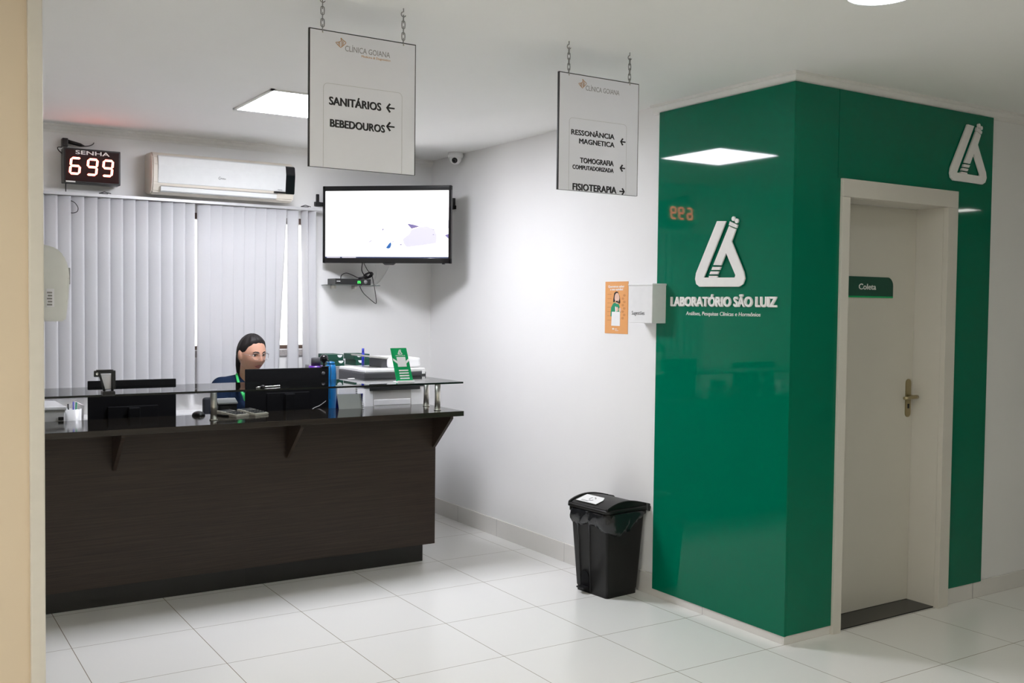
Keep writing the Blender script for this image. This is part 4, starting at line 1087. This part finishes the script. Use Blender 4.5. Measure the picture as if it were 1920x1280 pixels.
k.cyl((0.150, -0.172, 0.470), (0.150, -0.120, 0.470), 0.020).cyl((0.150, 0.120, 0.470), (0.150, 0.172, 0.470), 0.020).cyl((0.150, -0.176, 0.470), (0.150, 0.176, 0.470), 0.008).box(0.11, 0.155, -0.15, -0.13, 0.455, 0.485).box(0.11, 0.155, 0.13, 0.15, 0.455, 0.485)
k.build('hinge', M['black'], bn)
ln = MB(Fb)
rg = []
rnd = random.Random(3)
nper = 72
def rr_at(t_, dx, dy):
    """point on a rounded rectangle at angle t_"""
    c, s_ = math.cos(t_), math.sin(t_)
    k_ = (abs(c / dx) ** 6 + abs(s_ / dy) ** 6) ** (-1 / 6)
    return c * k_, s_ * k_
ph = [rnd.uniform(-1, 1) for _ in range(nper)]
for lev in range(7):
    u = lev / 6
    ring = []
    for i in range(nper):
        t_ = 2 * PI * i / nper
        drop = 0.075 + 0.022 * math.sin(3 * t_ + 1.0) + 0.03 * max(0, math.cos(t_ - R(225))) - 0.03 * max(0, math.cos(t_ - R(20)))
        bulge = 0.008 * math.sin(PI * u) + 0.005 * math.sin(i * 1.3 + 6 * u + 2 * ph[i // 6]) * min(1, u * 2) + 0.004 * ph[i] * math.sin(PI * u * 1.5)
        base = 0.146 - 0.010 * u
        x_, y_ = rr_at(t_, base + 0.004 + bulge, base + 0.020 + bulge)
        ring.append((x_, y_, 0.460 - drop * u + 0.004 * ph[(i * 3) % nper] * u))
    rg.append(ring)
loft(ln, rg, False, False)
lno = ln.build('bag', M['liner'], bn, label='crumpled black bag edge')
sm = lno.modifiers.new('solid', 'SOLIDIFY'); sm.thickness = 0.0012

# ------------------------------------------------------------------ dispenser on the pillar
sd = thing('soap_dispenser', (-3.06, 0.24, 1.49), 'pale white dispenser with rounded top on the side of the beige pillar', 'dispenser')
k = MB()
pr_ = [(0.0, 0.0), (0.066, 0.0), (0.074, 0.06), (0.078, 0.13), (0.075, 0.165), (0.062, 0.20), (0.040, 0.222), (0.0, 0.232)]
k.prism([(p[0], p[1]) for p in pr_], (-3.112, 0.10, 1.487), X, Z, Y, 0.11, 0.006)
k.build('case', M['gwhite'], sd)
MB().box(-3.10, -3.078, 0.0985, 0.1005, 1.53, 1.585, 0.0005).build('label', M['signface'], sd)
k = MB()
for i in range(5): k.box(-3.098 + 0.002 * (i % 2), -3.084, 0.097, 0.0995, 1.535 + i * 0.009, 1.540 + i * 0.009)
k.build('label_print', M['inkgrey'], sd)
MB().box(-3.038, -3.030, 0.115, 0.195, 1.60, 1.650, 0.002).build('level_window', M['grey'], sd)
kb = MB().lathe([(0, 0), (0.025, 0), (0.022, 0.008), (0.010, 0.013), (0, 0.013)], (-3.112, 0.16, 1.395), X, 20).build('wall_bumper', M['midgrey'])
tag(kb, 'small grey round bumper on the pillar side below the dispenser', 'bumper')

# ------------------------------------------------------------------ office chair and seated receptionist
PX, PY = -1.575, 2.93
ch = thing('office_chair', (PX, PY + 0.02, 0), 'black office chair the woman sits on behind the counter', 'chair')
MB().box(PX - 0.23, PX + 0.23, PY - 0.22, PY + 0.22, 0.42, 0.50, 0.03, 3).build('seat', M['trouser'], ch)
MB().box(PX - 0.21, PX + 0.21, PY + 0.215, PY + 0.265, 0.56, 0.95, 0.02, 3).build('backrest', M['trouser'], ch)
MB().tube([(PX, PY + 0.15, 0.41), (PX, PY + 0.285, 0.44), (PX, PY + 0.285, 0.75)], 0.018).build('back_bar', M['black'], ch)
MB().cyl((PX, PY + 0.02, 0.08), (PX, PY + 0.02, 0.42), 0.026).build('column', M['black'], ch)
for i in range(5):
    a = R(18 + 72 * i)
    e = Vector((PX + 0.28 * math.cos(a), PY + 0.02 + 0.28 * math.sin(a), 0.06)) if True else None
    lg = MB().tube([(PX, PY + 0.02, 0.10), tuple(e)], [0.022, 0.014]).build('leg', M['black'], ch)
    MB().ell((e.x, e.y, 0.026), 0.026, 0.026, 0.026, 14).build('castor', M['black'], lg)

HC = Vector((-1.572, 2.865, 1.236))            # middle of the head
hy = R(-74)                                    # direction of the face in plan
FW = Vector((math.cos(hy), math.sin(hy), 0)); SD = Vector((math.sin(hy), -math.cos(hy), 0))    # forward, her right
FH = Matrix(((SD.x, FW.x, 0, HC.x), (SD.y, FW.y, 0, HC.y), (0, 0, 1, HC.z), (0, 0, 0, 1))) @ Matrix.Rotation(R(-5), 4, 'X')
def g2(x, z, cx, cz, sx_, sz_): return math.exp(-((x - cx) / sx_) ** 2 - ((z - cz) / sz_) ** 2)
def head_point(nx, ny, nz, off=0.0):
    x, y, z = nx * 0.079, ny * 0.095, nz * 0.117
    lowt = max(0.0, -nz)
    x *= 1 - 0.26 * lowt ** 1.6
    if ny < 0: y *= 1 - 0.35 * lowt
    else: y *= 1 - 0.06 * lowt
    if nz > 0: x *= 1 + 0.04 * nz
    if ny > 0.05:
        w_ = min(1, (ny - 0.05) / 0.35)
        dy = 0.0
        dy += 0.024 * g2(x, z, 0, -0.030, 0.0115, 0.016 if z < -0.030 else 0.034)
        dy += 0.005 * g2(x, z, 0.0, -0.034, 0.022, 0.012)
        dy += 0.004 * (g2(x, z, 0.028, 0.020, 0.024, 0.010) + g2(x, z, -0.028, 0.020, 0.024, 0.010))
        dy -= 0.010 * (g2(x, z, 0.031, 0.0, 0.017, 0.013) + g2(x, z, -0.031, 0.0, 0.017, 0.013))
        dy += 0.006 * (g2(x, z, 0.042, -0.034, 0.022, 0.022) + g2(x, z, -0.042, -0.034, 0.022, 0.022))
        dy += 0.008 * g2(x, z, 0, -0.066, 0.022, 0.010)
        dy -= 0.003 * g2(x, z, 0, -0.064, 0.024, 0.0025)
        dy -= 0.004 * g2(x, z, 0, -0.082, 0.022, 0.006)
        dy += 0.009 * g2(x, z, 0, -0.100, 0.022, 0.014)
        y += dy * w_
    p = Vector((x, y, z))
    return p + Vector((nx, ny, nz)) * off
def head_grid(off=0.0, keep=None, nu=72, nv=56):
    t = bmesh.new()
    rows = []
    for j in range(1, nv):
        ph_ = -PI / 2 + PI * j / nv
        rows.append([(math.cos(ph_) * math.sin(2 * PI * i / nu), math.cos(ph_) * math.cos(2 * PI * i / nu), math.sin(ph_)) for i in range(nu)])
    V_ = [[t.verts.new(head_point(*n_, off)) for n_ in r] for r in rows]
    bot = t.verts.new(head_point(0, 0, -1, off)); top = t.verts.new(head_point(0, 0, 1, off))
    def ok(ns): return keep is None or all(keep(*n_) for n_ in ns)
    for j in range(len(rows) - 1):
        for i in range(nu):
            k_ = (i + 1) % nu
            if ok((rows[j][i], rows[j][k_], rows[j + 1][k_], rows[j + 1][i])):
                f_ = t.faces.new((V_[j][i], V_[j][k_], V_[j + 1][k_], V_[j + 1][i])); f_.smooth = True
    for i in range(nu):
        k_ = (i + 1) % nu
        if ok((rows[0][i], rows[0][k_], (0, 0, -1))): t.faces.new((bot, V_[0][k_], V_[0][i])).smooth = True
        if ok((rows[-1][i], rows[-1][k_], (0, 0, 1))): t.faces.new((top, V_[-1][i], V_[-1][k_])).smooth = True
    bmesh.ops.delete(t, geom=[v for v in t.verts if not v.link_faces], context='VERTS')
    return t

def remeshed(mb, name, m, parent, vox, smooth_it=3):
    """fuse overlapping closed shapes into one continuous skin"""
    o = mb.build(name + '_raw', m)
    r = o.modifiers.new('fuse', 'REMESH'); r.mode = 'VOXEL'; r.voxel_size = vox; r.use_smooth_shade = True
    s = o.modifiers.new('soft', 'SMOOTH'); s.factor = 0.5; s.iterations = smooth_it
    bpy.context.view_layer.update()
    dg = bpy.context.evaluated_depsgraph_get()
    me = bpy.data.meshes.new_from_object(o.evaluated_get(dg))
    bpy.data.objects.remove(o)
    me.name = name
    n = bpy.data.objects.new(name, me); COL.objects.link(n)
    me.materials.clear(); me.materials.append(m)
    if parent is not None:
        me.transform(wm(parent).inverted()); n.parent = parent
    for p_ in me.polygons: p_.use_smooth = True
    return n

def limb(mb, pts, rs, n=14):
    for p_, q_, a, b_ in zip(pts, pts[1:], rs, rs[1:]): mb.cyl(p_, q_, a, b_, n)
    for p_, a in zip(pts, rs): mb.ell(p_, a, a, a, n)

SH = 1.035                                     # shoulder joint height
sl_, sr_ = Vector((PX - 0.165, PY - 0.01, SH)), Vector((PX + 0.165, PY - 0.01, SH))     # her right, her left
el_, er_ = Vector((PX - 0.215, PY - 0.10, 0.80)), Vector((PX + 0.215, PY - 0.10, 0.80))
wl_, wr_ = Vector((PX - 0.115, PY - 0.265, 0.795)), Vector((PX + 0.115, PY - 0.265, 0.795))
kn_ = [Vector((PX - 0.11, PY - 0.40, 0.535)), Vector((PX + 0.11, PY - 0.40, 0.535))]
hp_ = [Vector((PX - 0.09, PY + 0.08, 0.57)), Vector((PX + 0.09, PY + 0.08, 0.57))]
an_ = [Vector((PX - 0.12, PY - 0.36, 0.10)), Vector((PX + 0.12, PY - 0.36, 0.10))]
bd = MB()
bd.merge(head_grid(), FH)
for s_ in (1, -1):
    bd.ell(FH @ Vector((s_ * 0.079, -0.006, -0.006)), 0.013, 0.021, 0.033, 14, FH.to_3x3().to_4x4() @ Matrix.Rotation(R(12) * -s_, 4, 'Z') @ Matrix.Rotation(R(10), 4, 'X'))
bd.cyl(FH @ Vector((0, -0.020, -0.05)), (PX, PY - 0.005, 1.03), 0.052, 0.060)
bd.ell((PX, PY, 0.93), 0.155, 0.10, 0.14); bd.ell((PX, PY + 0.01, 0.74), 0.135, 0.10, 0.17); bd.ell((PX, PY + 0.05, 0.58), 0.165, 0.13, 0.085)
for a_, e_, w_ in ((sl_, el_, wl_), (sr_, er_, wr_)):
    limb(bd, [Vector((PX, PY, SH - 0.005)), a_, e_, w_], [0.055, 0.052, 0.038, 0.026])
    dv_ = (w_ - e_).normalized(); dv_.z = -0.05
    pal = w_ + dv_ * 0.05
    bd.ell(w_ + dv_ * 0.045, 0.038, 0.045, 0.016)
    sd_ = Vector((dv_.y, -dv_.x, 0)).normalized()
    for f_, L_ in zip((-1.5, -0.5, 0.5, 1.5), (0.066, 0.076, 0.072, 0.056)):
        b0 = w_ + dv_ * 0.078 + sd_ * (f_ * 0.018)
        limb(bd, [b0, b0 + dv_ * (L_ * 0.5) + Vector((0, 0, -0.004)), b0 + dv_ * L_ + Vector((0, 0, -0.018))], [0.0095, 0.0088, 0.0075], 10)
    ts = 1 if a_ is sl_ else -1
    b0 = w_ + dv_ * 0.03 - sd_ * (ts * 0.03)
    limb(bd, [b0, b0 + dv_ * 0.03 - sd_ * (ts * 0.018), b0 + dv_ * 0.055 - sd_ * (ts * 0.022)], [0.012, 0.0105, 0.0085], 10)
for i in range(2):
    limb(bd, [hp_[i], kn_[i], an_[i]], [0.088, 0.056, 0.036])
    limb(bd, [an_[i], an_[i] + Vector((0, -0.06, -0.06)), an_[i] + Vector((0, -0.15, -0.072))], [0.036, 0.030, 0.026])
ps = remeshed(bd, 'person', M['skin'], None, 0.0045)
tag(ps, 'woman with glasses and tied black hair seated behind the right monitor', 'person')

shirt = MB()
shirt.ell((PX, PY, 0.93), 0.172, 0.118, 0.155); shirt.ell((PX, PY + 0.01, 0.74), 0.155, 0.120, 0.18); shirt.ell((PX, PY + 0.05, 0.60), 0.178, 0.145, 0.09)
shirt.ell((PX, PY - 0.03, 0.90), 0.15, 0.115, 0.09)
for a_, e_, w_ in ((sl_, el_, wl_), (sr_, er_, wr_)):
    limb(shirt, [Vector((PX, PY, SH + 0.0)), a_ + Vector((0, 0, -0.004)), e_, e_.lerp(w_, 0.85)], [0.066, 0.067, 0.052, 0.038])
    limb(shirt, [Vector((PX + (a_.x - PX) * 0.30, PY, SH + 0.042)), a_ + Vector((0, 0, 0.0))], [0.036, 0.060])
remeshed(shirt, 'jacket', M['navy'], ps, 0.007, 2)
cl_ = MB()
for s_ in (1, -1):
    cl_.tube(smooth_path([(PX + s_ * 0.030, PY + 0.055, 1.085), (PX + s_ * 0.066, PY + 0.01, 1.092), (PX + s_ * 0.062, PY - 0.055, 1.06), (PX + s_ * 0.035, PY - 0.105, 1.00)], 5), [0.010 + 0.006 * math.sin(i * PI / 15) for i in range(16)], 8)
cl_.build('collar', M['navy'], ps)
tr = MB()
for i in range(2):
    limb(tr, [hp_[i], kn_[i], an_[i] + Vector((0, 0, 0.02))], [0.098, 0.068, 0.050])
tr.ell((PX, PY + 0.06, 0.57), 0.175, 0.14, 0.075)
remeshed(tr, 'trousers', M['trouser'], ps, 0.010, 2)
for i in range(2):
    sh_ = MB(); limb(sh_, [an_[i] + Vector((0, 0.02, -0.055)), an_[i] + Vector((0, -0.07, -0.058)), an_[i] + Vector((0, -0.17, -0.066))], [0.040, 0.038, 0.032])
    remeshed(sh_, 'shoe', M['black'], ps, 0.008, 2)

HL = [(0, 0.64), (35, 0.58), (55, 0.40), (68, 0.16), (80, 0.06), (92, 0.10), (102, -0.05), (112, -0.40), (125, -0.62), (181, -0.66)]
def hairline(nx, ny):
    th = math.degrees(math.atan2(abs(nx), ny))
    for (a0, h0), (a1, h1) in zip(HL, HL[1:]):
        if th <= a1: return h0 + (h1 - h0) * (th - a0) / (a1 - a0)
    return HL[-1][1]
def hair_shell():
    """cap of hair that thins out to the hairline"""
    t = bmesh.new()
    nu, nv = 96, 30
    rows = []
    for j in range(nv + 1):
        u = j / nv
        row = []
        for i in range(nu):
            az = 2 * PI * i / nu
            h = hairline(math.sin(az), math.cos(az))
            ph_ = math.asin(h); ph_ = ph_ + (PI / 2 - 0.02 - ph_) * u
            n_ = (math.cos(ph_) * math.sin(az), math.cos(ph_) * math.cos(az), math.sin(ph_))
            thick = -0.002 + 0.011 * min(1.0, u / 0.22) ** 0.7 + 0.0012 * math.sin(i * 5.3 + 3 * u)
            row.append(t.verts.new(head_point(*n_, thick)))
        rows.append(row)
    for A_, B_ in zip(rows, rows[1:]):
        for i in range(nu):
            k_ = (i + 1) % nu
            t.faces.new((A_[i], A_[k_], B_[k_], B_[i])).smooth = True
    t.faces.new(rows[-1])
    return t
hb = MB(); hb.merge(hair_shell(), FH)
bun = [FH @ Vector(p_) for p_ in ((0.0, -0.085, 0.02), (0.0, -0.112, -0.02), (0.01, -0.105, -0.075), (0.025, -0.085, -0.125), (0.03, -0.075, -0.165))]
hb.tube(smooth_path(bun, 5), [0.030, 0.032, 0.034, 0.034, 0.033, 0.032, 0.031, 0.030, 0.029, 0.028, 0.027, 0.026, 0.024, 0.022, 0.020, 0.018, 0.016, 0.013, 0.010, 0.007, 0.003], 12)
ho = hb.build('hair', M['hair'], ps)
so_ = ho.modifiers.new('thick', 'SOLIDIFY'); so_.thickness = 0.005; so_.offset = -1
def onface(x, z, off=0.0):
    """point of the face surface at lateral x and height z (head frame)"""
    best = None
    nz = max(-0.98, min(0.98, z / 0.117)); c = math.sqrt(1 - nz * nz)
    nx = max(-0.97, min(0.97, x / 0.076 / max(0.3, c)))
    n_ = (nx * c, math.sqrt(max(0.0, 1 - nx * nx)) * c, nz)
    p_ = head_point(*n_)
    return FH @ Vector((x, p_.y + off, z))
for s_ in (1, -1):
    cpt = Vector((s_ * 0.031, 0, 0.001))
    base = onface(s_ * 0.031, 0.001, -0.0065)
    ey = MB(); ey.ell(base, 0.0125, 0.0125, 0.0095, 16); eo = ey.build('eye', M['eyewhite'], ps)
    MB().ell(base + FW * 0.0085 + SD * 0.001, 0.0062, 0.0062, 0.0062, 14).build('iris', M['iris'], eo)
    br = MB().tube([onface(s_ * x, z, 0.0012) for x, z in ((0.012, 0.0185), (0.022, 0.0225), (0.034, 0.0235), (0.046, 0.018))], [0.0022, 0.0032, 0.0030, 0.0012], 8)
    br.build('eyebrow', M['hair'], ps)
    MB().tube([onface(s_ * x, z, 0.0008) for x, z in ((0.019, 0.003), (0.025, 0.0085), (0.033, 0.0095), (0.044, 0.004))], [0.0010, 0.0017, 0.0017, 0.0010], 6).build('lash_line', M['hair'], ps)
lp = MB().tube([onface(x, z, 0.0005) for x, z in ((-0.023, -0.0655), (-0.012, -0.0615), (-0.004, -0.0605), (0, -0.0615), (0.004, -0.0605), (0.012, -0.0615), (0.023, -0.0655))], [0.001, 0.0032, 0.0036, 0.0034, 0.0036, 0.0032, 0.001], 8)
lp.tube([onface(x, z, 0.0005) for x, z in ((-0.022, -0.0665), (-0.012, -0.0705), (0, -0.0715), (0.012, -0.0705), (0.022, -0.0665))], [0.001, 0.0038, 0.0045, 0.0038, 0.001], 8)
lp.build('lips', M['lip'], ps)
gl = MB()
for s_ in (1, -1):
    cen = Vector((s_ * 0.033, 0, -0.003))
    gl.tube([FH @ Vector((cen.x + 0.0255 * math.cos(a), 0.101 - abs(cen.x + 0.0255 * math.cos(a)) ** 2 * 3.0, cen.z + 0.023 * math.sin(a))) for a in [i * PI / 12 for i in range(24)]], 0.0011, 6, closed=True)
    gl.tube([FH @ Vector((s_ * 0.058, 0.090, 0.004)), FH @ Vector((s_ * 0.078, 0.070, 0.006)), FH @ Vector((s_ * 0.083, 0.0, 0.004))], 0.0012, 6)
gl.tube([FH @ Vector((-0.009, 0.102, 0.003)), FH @ Vector((0, 0.104, 0.006)), FH @ Vector((0.009, 0.102, 0.003))], 0.0011, 6)
gl.build('glasses', M['silver'], ps)
ly = MB()
for s_ in (1, -1):
    ly.tube(smooth_path([(PX + s_ * 0.052, PY + 0.035, 1.108), (PX + s_ * 0.078, PY - 0.03, 1.102), (PX + s_ * 0.088, PY - 0.115, 1.045), (PX + s_ * 0.075, PY - 0.165, 0.985), (PX + s_ * 0.020, PY - 0.180, 0.90)], 6), 0.009, 8, flat=((0, 1, 0), 0.35))
lyo = ly.build('lanyard', M['lanyard'], ps)
MB().lathe([(0, 0), (0.036, 0), (0.036, 0.004), (0, 0.004)], (PX - 0.052, PY - 0.178, 0.985), -Y, 24).build('badge', M['lanyard'], lyo)
